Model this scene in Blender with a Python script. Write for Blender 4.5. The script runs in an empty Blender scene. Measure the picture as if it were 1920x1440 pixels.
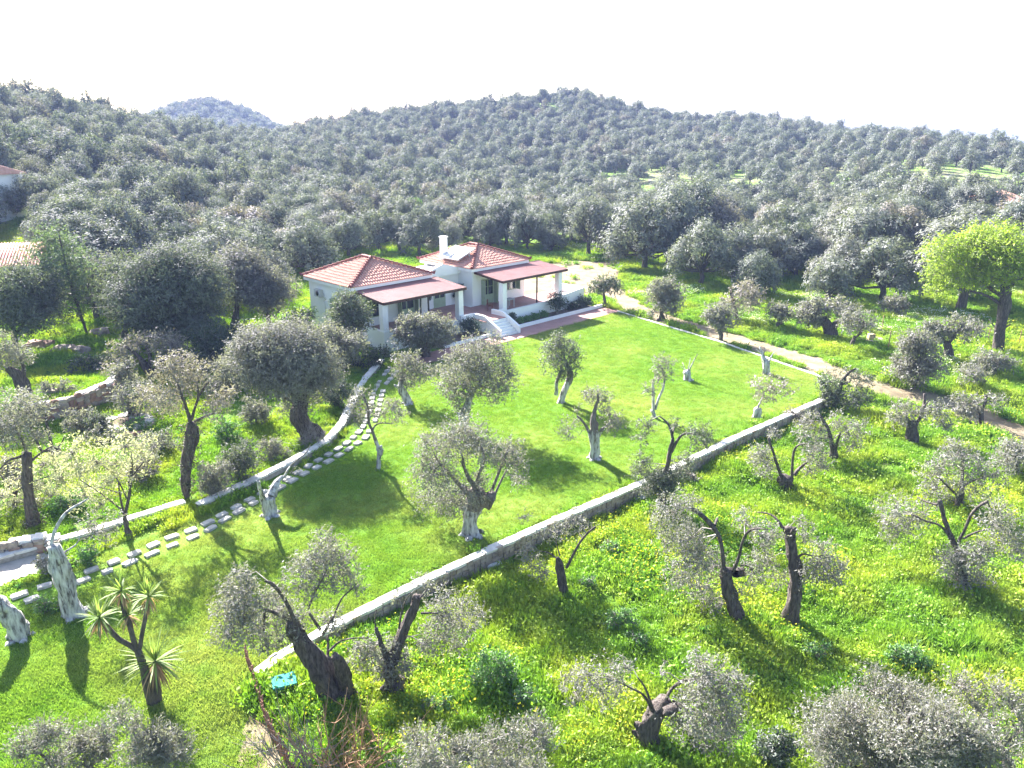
import bpy, math, random
import numpy as np
from mathutils import Vector, Matrix
R = math.radians
SC = bpy.context.scene
rng = np.random.default_rng(7)
random.seed(7)

# ---------------------------------------------------------------- camera, world, sun, exposure
CAM_H, PITCH, FPX = 16.0, R(18.9), 1400.0
cd = bpy.data.cameras.new('camera'); cam = bpy.data.objects.new('camera', cd)
SC.collection.objects.link(cam)
cam.location = (0, 0, CAM_H); cam.rotation_euler = (R(90) - PITCH, 0, 0)
cd.sensor_width = 36; cd.lens = 36 * FPX / 1920; cd.clip_start = .1; cd.clip_end = 6000
SC.camera = cam
SUN_AZ, SUN_EL = R(-33), R(34)           # azimuth from +Y towards +X
w = bpy.data.worlds.new('World'); SC.world = w; w.use_nodes = True
wn = w.node_tree.nodes; bg = wn['Background']
sky = wn.new('ShaderNodeTexSky'); sky.sky_type = 'NISHITA'; sky.sun_disc = False
sky.sun_elevation = SUN_EL; sky.sun_rotation = SUN_AZ
sky.air_density = 1.0; sky.dust_density = 2.0; sky.ozone_density = 1.5
w.node_tree.links.new(sky.outputs[0], bg.inputs[0]); bg.inputs[1].default_value = .066
sl = bpy.data.lights.new('sun', 'SUN'); sl.energy = 5.0; sl.angle = R(.5); sl.color = (1, .965, .9)
so = bpy.data.objects.new('sun', sl); SC.collection.objects.link(so)
sd = Vector((math.sin(SUN_AZ) * math.cos(SUN_EL), math.cos(SUN_AZ) * math.cos(SUN_EL), math.sin(SUN_EL)))
so.rotation_euler = sd.to_track_quat('Z', 'Y').to_euler(); so.location = (0, 0, 120)
vs = SC.view_settings; vs.view_transform = 'Standard'; vs.look = 'None'; vs.gamma = 1
vs.use_curve_mapping = False; vs.exposure = 2.75
SC.cycles.max_bounces = 6; SC.cycles.diffuse_bounces = 2; SC.cycles.glossy_bounces = 2
SC.cycles.transmission_bounces = 3; SC.cycles.transparent_max_bounces = 6; SC.cycles.volume_bounces = 1

# ---------------------------------------------------------------- terrain height (metres)
def sm(t): t = np.clip(t, 0, 1); return t * t * (3 - 2 * t)
COLS = np.array([  # photo column -> azimuth, start of slope, ridge distance, ridge height, shape
 (-900, 65, 230, 27, 1.1), (0, 65, 230, 22, 1.15), (140, 66, 232, 19.5, 1.12), (280, 70, 240, 15., 1.1), (400, 75, 260, 12.5, 1.1), (520, 85, 300, 10.5, 1.1),
 (600, 100, 320, 14.5, 1.4), (700, 120, 330, 18, 1.6), (850, 140, 340, 22, 1.8), (1000, 150, 340, 26, 1.8), (1090, 150, 340, 27.3, 1.8),
 (1200, 140, 340, 21, 1.6), (1290, 130, 335, 16.8, 1.4), (1380, 120, 350, 17.5, 1.3), (1600, 90, 300, 11.5, 1.1), (1750, 80, 265, 10.3, .9), (1920, 75, 250, 8.2, .8), (2600, 75, 250, 8, .8)], float)
CAZ = np.arctan((COLS[:, 0] - 960) / 1480.)
def vnoise(x, y, s, seed=0):
    x = np.asarray(x, float) / s + seed * 17.3; y = np.asarray(y, float) / s + seed * 5.1
    return (np.sin(x * 1.3 + 1.7 * np.sin(y * .9 + seed)) + np.sin(y * 1.7 + 1.3 * np.sin(x * 1.1 + 2 + seed)) + .5 * np.sin(x * 2.9 + y * 2.3) + .5 * np.sin(y * 3.7 - x * 3.1)) / 3.
def cam_ray(px, py):
    x = (px - 960) / FPX; y = -(py - 720) / FPX
    return np.array([x, math.cos(PITCH) + y * math.sin(PITCH), -math.sin(PITCH) + y * math.cos(PITCH)])
def flat(px, py, z=0.):
    d = cam_ray(px, py); t = (z - CAM_H) / d[2]; return d[0] * t, d[1] * t
WPX = [(1545, 748), (1380, 820), (1205, 905), (1060, 967), (925, 1027), (780, 1095), (640, 1165), (540, 1220), (482, 1262)]
WALL = np.array([flat(*p, .12) for p in WPX])
SWPX = [(-160, 800), (50, 792), (130, 775), (206, 745), (222, 728)]
SWALL = np.array([flat(*p, .35) for p in SWPX])
def side(x, y, pl):
    """signed distance to polyline (positive = right of travel), with arclength parameter"""
    best = np.full(np.shape(x), 1e9); sg = np.zeros(np.shape(x)); ss = np.zeros(np.shape(x)); acc = 0
    for i in range(len(pl) - 1):
        a, b = pl[i], pl[i + 1]; d = b - a; L = np.hypot(*d); d = d / L
        t = (x - a[0]) * d[0] + (y - a[1]) * d[1]
        lo = -1e9 if i == 0 else 0; hi = 1e9 if i == len(pl) - 2 else L
        tc = np.clip(t, lo, hi)
        cx = a[0] + d[0] * tc; cy = a[1] + d[1] * tc
        ds = np.hypot(x - cx, y - cy); cr = (x - a[0]) * d[1] - (y - a[1]) * d[0]
        m = ds < best
        best = np.where(m, ds, best); sg = np.where(m, np.sign(cr), sg); ss = np.where(m, acc + tc, ss); acc += L
    return best * sg, ss, acc
def terr(x, y):
    x = np.asarray(x, float); y = np.asarray(y, float)
    D = np.hypot(x, y); az = np.arctan2(x, y)
    d0 = np.interp(az, CAZ, COLS[:, 1]); r = np.interp(az, CAZ, COLS[:, 2]); zr = np.interp(az, CAZ, COLS[:, 3]); p = np.interp(az, CAZ, COLS[:, 4])
    t = np.clip((D - d0) / (r - d0), 0, 1)
    z = zr * (t ** p) * (1 - .0)
    k = np.clip(D - r, 0, None)
    z = z - 12 * (1 - np.exp(-(k / 60) ** 2)) - np.clip(k - 60, 0, 600) * .03
    hx, hy = 640 * math.sin(-.365), 640 * math.cos(-.365)
    uu = (x - hx) * math.cos(-.365) - (y - hy) * math.sin(-.365) ; vv = (x - hx) * math.sin(-.365) + (y - hy) * math.cos(-.365)
    z = z + 37 * np.exp(-(uu / 62) ** 2 - (vv / 110) ** 2)
    z = z + sm((D - 80) / 60) * .5 * vnoise(x, y, 14, 3) * (1 - sm((D - 300) / 200) * .5)
    # field below the garden wall
    ds, s, L = side(x, y, WALL)
    sgn = -ds                                        # positive on the field side (fixed by test below)
    over = np.clip(-s, 0, None)                       # beyond the north-east end
    over2 = np.clip(s - L, 0, None)
    wdt = .25 + over * .9 + over2 * .5
    z = z - .62 * sm((sgn + .05) / wdt) * (1 - sm((over - 2) / 22)) * (1 - .75 * sm((s - (L - 9)) / 9.))
    fieldy = sm(sgn / 1.5) * (1 - sm((D - 70) / 30))
    z = z + fieldy * (.10 * vnoise(x, y, 1.6, 1) + .05 * vnoise(x, y, .6, 2))
    # ground left of the garden: a little higher, with the old terrace step
    lf = sm((-9.5 - x) / 4) * sm((y - 38) / 12)
    z = z + .35 * lf
    ds2, s2, L2 = side(x, y, SWALL)
    z = z + .8 * sm((-ds2 + .05) / .3) * (1 - sm((s2 - L2 + .3) / 2.)) * (1 - sm((D - 62) / 20)) * (x < -12)
    return z
def G(px, py):
    z = 0.
    for _ in range(12):
        x, y = flat(px, py, z); z = .5 * z + .5 * float(terr(x, y))
    return np.array([x, y, float(terr(x, y))])
def inpoly(x, y, poly):
    c = np.zeros(np.shape(x), bool); n = len(poly)
    for i in range(n):
        x1, y1 = poly[i]; x2, y2 = poly[(i + 1) % n]
        if y1 == y2: continue
        c ^= ((y1 > y) != (y2 > y)) & (x < (x2 - x1) * (y - y1) / (y2 - y1) + x1)
    return c
def topx(x, y, z):
    dz = z - CAM_H; k = y * math.cos(PITCH) - dz * math.sin(PITCH); v = y * math.sin(PITCH) + dz * math.cos(PITCH)
    return 960 + FPX * x / k, 720 - FPX * v / k, k

# ---------------------------------------------------------------- helpers
def tag(o, label=None, cat=None, group=None, kind=None):
    if label: o['label'] = label
    if cat: o['category'] = cat
    if group: o['group'] = group
    if kind: o['kind'] = kind
    return o
def empty(name, loc=(0, 0, 0), rz=0):
    o = bpy.data.objects.new(name, None); SC.collection.objects.link(o)
    o.location = loc; o.rotation_euler = (0, 0, rz); o.empty_display_size = .2; return o
def put(name, me, parent=None, loc=(0, 0, 0), rz=0, scale=None):
    o = bpy.data.objects.new(name, me); SC.collection.objects.link(o)
    o.location = loc; o.rotation_euler = (0, 0, rz)
    if scale is not None: o.scale = (scale,) * 3 if np.isscalar(scale) else scale
    if parent is not None: o.parent = parent
    return o
class MB:
    """collects geometry (verts, faces, material slot, smooth) and builds one mesh"""
    def __init__(s): s.v = []; s.f = []; s.m = []; s.n = 0; s.sm = []; s.a = []
    def add(s, v, f, mi=0, smooth=False, att=None):
        v = np.asarray(v, float).reshape(-1, 3); f = np.asarray(f, int)
        s.v.append(v); s.f.append(f + s.n); s.m.append(np.full(len(f), mi)); s.sm.append(np.full(len(f), smooth)); s.n += len(v)
        s.a.append(np.zeros(len(v)) if att is None else np.broadcast_to(att, (len(v),)))
        return s
    def box(s, a0, a1, b0, b1, z0, z1, mi=0):
        v = [(a, b, z) for z in (z0, z1) for b in (b0, b1) for a in (a0, a1)]
        return s.add(v, [(0, 2, 3, 1), (4, 5, 7, 6), (0, 1, 5, 4), (2, 6, 7, 3), (0, 4, 6, 2), (1, 3, 7, 5)], mi)
    def prism(s, pts, z0, z1, mi=0):
        """pts counter-clockwise outline; z0/z1 numbers or per-point"""
        n = len(pts); z0 = np.broadcast_to(z0, (n,)); z1 = np.broadcast_to(z1, (n,))
        v = [(p[0], p[1], z0[i]) for i, p in enumerate(pts)] + [(p[0], p[1], z1[i]) for i, p in enumerate(pts)]
        f = []
        for i in range(n):
            j = (i + 1) % n; f.append((i, j, n + j, n + i))
        for i in range(1, n - 1, 1):
            f.append((n, n + i, n + i + 1, n + i + 1)); f.append((0, i + 1, i, i))
        return s.add(v, f, mi)
    def tube(s, pts, rad, sides=6, mi=0, rough=0., att=None, seed=0, cap=True):
        pts = np.asarray(pts, float); rad = np.broadcast_to(rad, (len(pts),)).astype(float)
        n = len(pts); t = np.gradient(pts, axis=0) if n > 2 else np.repeat((pts[1] - pts[0])[None], 2, 0)
        t = t / (np.linalg.norm(t, axis=1)[:, None] + 1e-9)
        ref = np.array([.9, .35, .1]); a = np.cross(t, ref); a /= np.linalg.norm(a, axis=1)[:, None] + 1e-9; b = np.cross(t, a)
        th = np.arange(sides) / sides * 2 * math.pi
        rr = np.repeat(rad[:, None], sides, 1)
        if rough:
            h = np.arange(n)[:, None] * .55 + seed
            rr = rr * (1 + rough * (-.45 + .5 * np.sin(3 * th + h * .8 + seed) + .42 * np.sin(5 * th - h * 1.1 + 2 * seed) + .3 * np.sin(7 * th + h * 1.9 + seed)))
        v = pts[:, None] + rr[..., None] * (np.cos(th)[None, :, None] * a[:, None] + np.sin(th)[None, :, None] * b[:, None])
        v = v.reshape(-1, 3); i = np.arange(n - 1)[:, None] * sides; j = np.arange(sides)[None]; k = (j + 1) % sides
        f = np.stack([i + j, i + k, i + sides + k, i + sides + j], -1).reshape(-1, 4)
        at = None if att is None else np.repeat(np.asarray(att, float), sides)
        if cap:
            v = np.vstack([v, pts[-1] + t[-1] * rad[-1] * .25]); m = len(v) - 1
            e = (n - 1) * sides; f = np.vstack([f, np.stack([e + np.arange(sides), e + (np.arange(sides) + 1) % sides, np.full(sides, m), np.full(sides, m)], -1)])
            if at is not None: at = np.append(at, at[-1])
        return s.add(v, f, mi, True, at)
    def mesh(s, name, mats, attname=None):
        v = np.vstack(s.v); f = [x if x.shape[1] == 4 else np.hstack([x, x[:, 2:]]) for x in s.f]; f = np.vstack(f)
        mi = np.concatenate(s.m); smo = np.concatenate(s.sm)
        tri = f[:, 2] == f[:, 3]; tot = np.where(tri, 3, 4); st = np.concatenate([[0], np.cumsum(tot)[:-1]])
        mask = np.ones(f.shape, bool); mask[:, 3] = ~tri
        li = f[mask]
        me = bpy.data.meshes.new(name)
        me.vertices.add(len(v)); me.vertices.foreach_set('co', v.ravel())
        me.loops.add(len(li)); me.loops.foreach_set('vertex_index', li.astype(np.int32))
        me.polygons.add(len(f)); me.polygons.foreach_set('loop_start', st.astype(np.int32)); me.polygons.foreach_set('loop_total', tot.astype(np.int32))
        me.polygons.foreach_set('material_index', mi.astype(np.int32)); me.polygons.foreach_set('use_smooth', smo)
        if attname:
            at = me.attributes.new(attname, 'FLOAT', 'POINT'); at.data.foreach_set('value', np.concatenate(s.a).astype(np.float32))
        for m in (mats if isinstance(mats, (list, tuple)) else [mats]): me.materials.append(m)
        me.update(calc_edges=True); return me
def leaves(mb, c, d, L, W, mi=0, att=None, out=None):
    """rhombic leaves: base c, direction d (unit-ish), length L, width W"""
    n = len(c); d = d / (np.linalg.norm(d, axis=1)[:, None] + 1e-9)
    q = rng.normal(size=(n, 3)) * (1 if out is None else .45) + (0 if out is None else out); s = np.cross(d, q); s /= np.linalg.norm(s, axis=1)[:, None] + 1e-9
    L = np.broadcast_to(L, (n,))[:, None]; W = np.broadcast_to(W, (n,))[:, None]
    v = np.stack([c, c + d * L * .5 + s * W * .5, c + d * L, c + d * L * .5 - s * W * .5], 1).reshape(-1, 3)
    f = np.arange(4 * n).reshape(n, 4)
    a = rng.random(n) if att is None else np.broadcast_to(att, (n,))
    mb.add(v, f, mi, False, np.repeat(a, 4))
def rdir(n, up=0.):
    d = rng.normal(size=(n, 3)); d /= np.linalg.norm(d, axis=1)[:, None]; d[:, 2] += up
    return d / np.linalg.norm(d, axis=1)[:, None]

# ---------------------------------------------------------------- materials
def mat(name, col, rough=.8, spec=.3):
    m = bpy.data.materials.new(name); m.use_nodes = True; b = m.node_tree.nodes['Principled BSDF']
    b.inputs['Base Color'].default_value = (*col, 1); b.inputs['Roughness'].default_value = rough; b.inputs['Specular IOR Level'].default_value = spec
    return m
def nd(m, t, **k):
    n = m.node_tree.nodes.new(t)
    for a, v in k.items(): setattr(n, a, v)
    return n
def ramp(m, src, stops, interp='LINEAR'):
    r = nd(m, 'ShaderNodeValToRGB'); e = r.color_ramp.elements; r.color_ramp.interpolation = interp
    e[0].position = stops[0][0]; e[0].color = (*stops[0][1], 1); e[1].position = stops[-1][0]; e[1].color = (*stops[-1][1], 1)
    for p, c in stops[1:-1]: q = e.new(p); q.color = (*c, 1)
    m.node_tree.links.new(src, r.inputs[0]); return r.outputs[0]
def noise(m, scale, detail=3, vec=None, rough=.6):
    if vec is None: vec = nd(m, 'ShaderNodeNewGeometry').outputs['Position']
    n = nd(m, 'ShaderNodeTexNoise'); n.inputs['Scale'].default_value = scale; n.inputs['Detail'].default_value = detail; n.inputs['Roughness'].default_value = rough
    m.node_tree.links.new(vec, n.inputs['Vector']); return n.outputs['Fac']
def mixc(m, f, a, b, mode='MIX'):
    n = nd(m, 'ShaderNodeMix', data_type='RGBA', blend_type=mode)
    for i, s in ((0, f), (6, a), (7, b)):
        if hasattr(s, 'links'): m.node_tree.links.new(s, n.inputs[i])
        elif i == 0: n.inputs[0].default_value = s
        else: n.inputs[i].default_value = (*s, 1)
    return n.outputs[2]
def bump(m, h, dist=.02, strength=1):
    n = nd(m, 'ShaderNodeBump'); n.inputs['Distance'].default_value = dist; n.inputs['Strength'].default_value = strength
    m.node_tree.links.new(h, n.inputs['Height']); m.node_tree.links.new(n.outputs[0], m.node_tree.nodes['Principled BSDF'].inputs['Normal'])
def noisemat(name, c1, c2, scale, rough=.85, bmp=0., spec=.2, bscale=None, lo=.35, hi=.65):
    m = mat(name, c1, rough, spec); f = noise(m, scale, 5)
    m.node_tree.links.new(ramp(m, f, [(lo, c1), (hi, c2)]), m.node_tree.nodes['Principled BSDF'].inputs['Base Color'])
    if bmp: bump(m, noise(m, bscale or scale * 4, 4), bmp)
    return m
def leafmat(name, dark, light, patch=None, trans=.35, gloss=.25, pscale=.25, inst=False, tcol=1.35):
    """two tones by the per-leaf attribute v, larger patches by position, light passing through"""
    m = bpy.data.materials.new(name); m.use_nodes = True; nt = m.node_tree; nt.nodes.clear()
    a = nd(m, 'ShaderNodeAttribute', attribute_name='v')
    col = ramp(m, a.outputs['Fac'], [(0, dark), (.8, light), (1, tuple(min(1, 1.25 * c) for c in light))])
    if patch: col = mixc(m, ramp(m, noise(m, pscale, 5), [(.42, (0, 0, 0)), (.66, (1, 1, 1))]), col, mixc(m, .75, col, patch)); col = mixc(m, ramp(m, noise(m, pscale * 7, 4), [(.5, (0, 0, 0)), (.72, (1, 1, 1))]), col, mixc(m, 1., col, (.62, .78, .6), 'MULTIPLY'))
    if inst:
        oi = nd(m, 'ShaderNodeObjectInfo')
        col = mixc(m, 1., col, ramp(m, oi.outputs['Random'], inst), 'MULTIPLY')
    di = nd(m, 'ShaderNodeBsdfDiffuse'); tr = nd(m, 'ShaderNodeBsdfTranslucent'); gl = nd(m, 'ShaderNodeBsdfGlossy')
    gl.inputs['Roughness'].default_value = .62; gl.inputs[0].default_value = (.82, .78, .92, 1)
    tc = mixc(m, 1., col, (tcol, tcol * 1.06, tcol * .6), 'MULTIPLY')
    nt.links.new(col, di.inputs[0]); nt.links.new(tc, tr.inputs[0])
    m1 = nd(m, 'ShaderNodeMixShader'); m1.inputs[0].default_value = trans; m2 = nd(m, 'ShaderNodeMixShader')
    m2.inputs[0].default_value = gloss * .3
    o = nd(m, 'ShaderNodeOutputMaterial')
    nt.links.new(di.outputs[0], m1.inputs[1]); nt.links.new(tr.outputs[0], m1.inputs[2]); nt.links.new(m1.outputs[0], m2.inputs[1]); nt.links.new(gl.outputs[0], m2.inputs[2]); nt.links.new(m2.outputs[0], o.inputs[0])
    return m
VAR = [(0, (.72, .80, .82)), (.18, (.95, 1., .9)), (.4, (1.1, 1.12, 1.15)), (.62, (.92, 1.0, .9)), (.75, (1.22, 1.16, 1.2)), (.88, (.78, .9, .72)), (.96, (1.25, 1.05, 1.05)), (1, (.7, .8, .65))]
M = {}
M['olive'] = leafmat('olive_leaves', (.088, .09, .074), (.215, .212, .19), trans=.36, gloss=.13)
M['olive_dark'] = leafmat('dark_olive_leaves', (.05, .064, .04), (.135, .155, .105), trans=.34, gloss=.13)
M['olive_dry'] = leafmat('dry_olive_leaves', (.12, .105, .08), (.26, .235, .2), trans=.3, gloss=.2)
M['forest'] = leafmat('wood_olive_leaves', (.062, .074, .054), (.2, .207, .18), trans=.29, gloss=.13, inst=VAR)
M['lime'] = leafmat('young_lime_leaves', (.12, .19, .02), (.30, .38, .05), trans=.45, gloss=.1)
M['pine'] = leafmat('pine_needles', (.07, .11, .045), (.15, .20, .095), trans=.3, gloss=.15)
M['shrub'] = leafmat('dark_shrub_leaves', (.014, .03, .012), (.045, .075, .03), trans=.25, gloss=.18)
M['ivy'] = leafmat('bramble_leaves', (.045, .05, .03), (.12, .12, .07), trans=.3, gloss=.15)
M['blossom'] = leafmat('blossom_petals', (.22, .24, .08), (.55, .52, .42), trans=.4, gloss=.05)
M['grass'] = leafmat('lawn_blades', (.12, .215, .022), (.24, .36, .05), patch=(.36, .37, .12), trans=.32, gloss=.07, pscale=.13)
M['weed'] = leafmat('weed_leaves', (.085, .18, .015), (.21, .36, .035), patch=(.40, .43, .05), trans=.32, gloss=.08, pscale=.3)
M['mallow'] = leafmat('mallow_leaves', (.04, .11, .018), (.12, .25, .05), trans=.4, gloss=.14)
M['yellow'] = leafmat('yellow_petals', (.40, .39, .03), (.58, .54, .04), trans=.3, gloss=.03)
M['whitef'] = leafmat('white_petals', (.6, .62, .5), (.8, .8, .7), trans=.3, gloss=.03)
M['yucca'] = leafmat('yucca_blades', (.09, .15, .035), (.22, .28, .08), trans=.35, gloss=.08)
M['yuccadead'] = leafmat('dead_yucca_blades', (.20, .12, .07), (.36, .24, .15), trans=.2, gloss=.05)

def barkmat(name, c1, c2, wash=False):
    m = mat(name, c1, .9, .15); b = m.node_tree.nodes['Principled BSDF']
    tc = nd(m, 'ShaderNodeTexCoord'); mp = nd(m, 'ShaderNodeMapping'); mp.inputs['Scale'].default_value = (1, 1, .22); m.node_tree.links.new(tc.outputs['Object'], mp.inputs[0])
    f = noise(m, 14, 5, mp.outputs[0], .65); col = ramp(m, f, [(.32, c1), (.68, c2)])
    if wash:
        a = nd(m, 'ShaderNodeAttribute', attribute_name='v')
        ad = nd(m, 'ShaderNodeMath', operation='ADD'); m.node_tree.links.new(a.outputs['Fac'], ad.inputs[0]); m.node_tree.links.new(noise(m, 7, 4), ad.inputs[1])
        fac = ramp(m, ad.outputs[0], [(.98, (0, 0, 0)), (1.1, (1, 1, 1))])
        wcol = ramp(m, noise(m, 9, 5, mp.outputs[0]), [(.36, (.10, .09, .085)), (.46, (.34, .33, .33)), (.62, (.60, .59, .59))])
        col = mixc(m, fac, col, wcol)
    m.node_tree.links.new(col, b.inputs['Base Color']); bump(m, f, .09, 1)
    return m
M['bark'] = barkmat('olive_bark', (.075, .062, .055), (.25, .22, .205), True)
M['bark2'] = barkmat('wood_bark', (.05, .042, .036), (.15, .13, .115)); M['barkd'] = barkmat('dark_olive_bark', (.035, .028, .028), (.16, .135, .125))
M['twig'] = noisemat('grey_twig_bark', (.16, .14, .125), (.34, .31, .29), 6)
M['redtwig'] = noisemat('reddish_twig_bark', (.24, .13, .07), (.42, .27, .17), 4)

M['ground'] = mat('meadow_ground', (.1, .2, .03), .95, .1)
m = M['ground']; g1 = noise(m, .09, 5); g2 = noise(m, 1.3, 5); g3 = noise(m, 9, 4)
grn = ramp(m, g2, [(.3, (.05, .11, .012)), (.5, (.10, .19, .02)), (.7, (.17, .24, .04))])
far = nd(m, 'ShaderNodeAttribute', attribute_name='v')
drt = ramp(m, g3, [(.3, (.16, .13, .09)), (.7, (.34, .28, .21))])
ad = nd(m, 'ShaderNodeMath', operation='ADD'); m.node_tree.links.new(g2, ad.inputs[0]); m.node_tree.links.new(far.outputs['Fac'], ad.inputs[1])
c = mixc(m, ramp(m, ad.outputs[0], [(.66, (0, 0, 0)), (.8, (1, 1, 1))]), grn, drt)
m.node_tree.links.new(c, m.node_tree.nodes['Principled BSDF'].inputs['Base Color']); bump(m, g3, .06)
M['turf'] = mat('lawn_turf', (.1, .2, .03), .95, .05)
m = M['turf']; g2 = noise(m, .13, 3); g3 = noise(m, 14, 4)
c = mixc(m, ramp(m, g2, [(.42, (0, 0, 0)), (.62, (1, 1, 1))]), ramp(m, g3, [(.3, (.05, .12, .01)), (.7, (.12, .23, .025))]), ramp(m, g3, [(.3, (.10, .17, .025)), (.7, (.19, .28, .05))]))
m.node_tree.links.new(c, m.node_tree.nodes['Principled BSDF'].inputs['Base Color']); bump(m, g3, .05)
M['dirt'] = noisemat('dirt', (.15, .118, .075), (.27, .222, .15), 1.1, .95, .03, .1, 12)
M['paleearth'] = noisemat('pale_earth', (.32, .29, .26), (.46, .43, .40), 1.2, .95, .03, .1, 12)
M['brownearth'] = noisemat('brown_earth', (.10, .075, .06), (.2, .15, .12), 2, .95, .04, .1, 10)
M['white'] = noisemat('whitewash', (.80, .79, .77), (.85, .84, .83), .7, .85)
M['coping'] = noisemat('weathered_coping', (.52, .49, .46), (.74, .71, .67), 2.2, .9, .012, .2, 25)
M['stone'] = noisemat('field_stone', (.20, .155, .13), (.42, .35, .30), 2.4, .9, .02, .2, 18)
M['stone2'] = noisemat('red_field_stone', (.22, .12, .09), (.38, .25, .2), 2.0, .9, .02, .2, 18)
M['mortar'] = noisemat('mortar', (.24, .21, .18), (.38, .34, .30), 6, .95)
M['slab'] = noisemat('stepping_slab', (.33, .31, .28), (.52, .50, .46), 5, .9, .01)
M['marble'] = noisemat('pale_marble', (.62, .62, .62), (.78, .78, .78), 3, .5)
M['tile'] = noisemat('roof_terracotta', (.50, .25, .195), (.62, .35, .28), 2.2, .75, 0, .3)
M['ridge'] = noisemat('ridge_terracotta', (.17, .055, .05), (.26, .09, .075), 3, .75)
M['pergola'] = noisemat('maroon_sheeting', (.27, .13, .125), (.35, .17, .165), .8, .6, 0, .3)
M['wood'] = noisemat('brown_beam', (.055, .025, .02), (.10, .05, .04), 6, .6)
M['green'] = noisemat('sage_paint', (.30, .36, .24), (.36, .42, .29), 3, .6)
M['glass'] = mat('window_glass', (.03, .04, .05), .08, .6)
M['steel'] = mat('black_steel', (.02, .02, .022), .4, .5)
M['acgrey'] = mat('ac_casing', (.5, .5, .5), .5, .4)
M['panel'] = mat('solar_glass', (.55, .55, .56), .12, .8)
M['teal'] = mat('turquoise_plastic', (.05, .24, .24), .9, .1)
M['rust'] = noisemat('weathered_stake', (.15, .075, .055), (.30, .17, .13), 9, .9)
M['chairwood'] = mat('brown_chair_wood', (.16, .06, .04), .6)
M['gravel'] = noisemat('grey_chips', (.26, .24, .27), (.42, .40, .44), 8, .95, .03, .1, 30)
m = M['paving'] = mat('terracotta_paving', (.3, .15, .13), .7, .3)
tc = nd(m, 'ShaderNodeTexCoord'); bt = nd(m, 'ShaderNodeTexBrick'); bt.offset = 0
m.node_tree.links.new(tc.outputs['Object'], bt.inputs['Vector'])
for i, v in (('Scale', 1.), ('Mortar Size', .012), ('Brick Width', .33), ('Row Height', .33)): bt.inputs[i].default_value = v
bt.inputs['Color1'].default_value = (.30, .145, .125, 1); bt.inputs['Color2'].default_value = (.37, .19, .165, 1); bt.inputs['Mortar'].default_value = (.42, .34, .32, 1)
m.node_tree.links.new(mixc(m, .35, bt.outputs['Color'], ramp(m, noise(m, .8, 4), [(.3, (.22, .12, .11)), (.7, (.46, .28, .25))])), m.node_tree.nodes['Principled BSDF'].inputs['Base Color'])

# ---------------------------------------------------------------- ground sheet
HO = np.array(flat(945, 640)); HR = R(45)
HC, HS = math.cos(HR), math.sin(HR)
def hw(a, b): return np.array([HO[0] + a * HC - b * HS, HO[1] + a * HS + b * HC])
def hl(x, y): dx, dy = x - HO[0], y - HO[1]; return dx * HC + dy * HS, -dx * HS + dy * HC
def lines(lo, hi, step, out0, out1, gr=1.09):
    c = list(np.arange(lo, hi, step)); s = step; x = c[-1]
    while x < out1: s *= gr; x += s; c.append(x)
    s = step; x = c[0]; pre = []
    while x > out0: s *= gr; x -= s; pre.append(x)
    return np.array(pre[::-1] + c)
gx = lines(-32, 40, .3, -1500, 1500); gy = lines(10, 82, .3, -60, 1700, 1.07)
X, Y = np.meshgrid(gx, gy); Z = terr(X, Y)
# lawn outline
LAWN = [tuple(hw(15.0, -.25)), tuple(hw(-9.5, -.3)), flat(716, 690), flat(690, 735), flat(672, 780), flat(648, 815), flat(600, 852), flat(540, 892), flat(470, 925), flat(400, 958), flat(340, 985), flat(250, 1020), flat(150, 1055),
        flat(40, 1100), flat(-200, 1170), flat(-260, 1700), flat(500, 1700), flat(500, 1440), flat(470, 1330), flat(455, 1262)] + [flat(x, y) for x, y in [(482, 1254), (540, 1212), (640, 1157), (780, 1087), (925, 1019), (1060, 959), (1205, 897), (1380, 812), (1535, 742), (1546, 706), (1450, 673), (1355, 640), (1250, 609)]]
KL = []
def lawnmask(x, y): return inpoly(x, y, LAWN)
lm = lawnmask(X, Y); Z0 = np.where(lm, Z - .06, Z)
lx, ly = hl(X, Y); hm = (lx > -9.3) & (lx < 15.2) & (ly > -.5) & (ly < 14.8); Z0 = np.where(hm, np.minimum(Z0, -.06), Z0)
TRACK = [G(*p) for p in [(1045, 508), (1105, 520), (1150, 548), (1185, 575), (1230, 592), (1290, 610), (1360, 632), (1440, 655), (1510, 678), (1570, 700), (1640, 728), (1720, 748), (1800, 770), (1880, 800), (1960, 835), (2100, 890)]]
ds, s_, L_ = side(X, Y, np.array([p[:2] for p in TRACK]))
dirtv = np.exp(-(ds / 2.3) ** 2) * .35
px_, py_, k_ = topx(X, Y, Z)
D_ = np.hypot(X, Y)
dirtv += .18 * np.clip(vnoise(X, Y, 3.2, 5), 0, 1) * (~lm) * (D_ < 75)
dirtv += .30 * sm((D_ - 105) / 30) * (0.6 + .4 * vnoise(X, Y, 9, 9))
mb = MB(); n1 = len(gx); i = np.arange(len(gy) - 1)[:, None] * n1 + np.arange(n1 - 1)[None]
mb.add(np.stack([X, Y, Z0], -1).reshape(-1, 3), np.stack([i, i + 1, i + n1 + 1, i + n1], -1).reshape(-1, 4), 0, True, dirtv.ravel())
tag(put('ground', mb.mesh('ground', M['ground'], 'v')), kind='structure')

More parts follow.
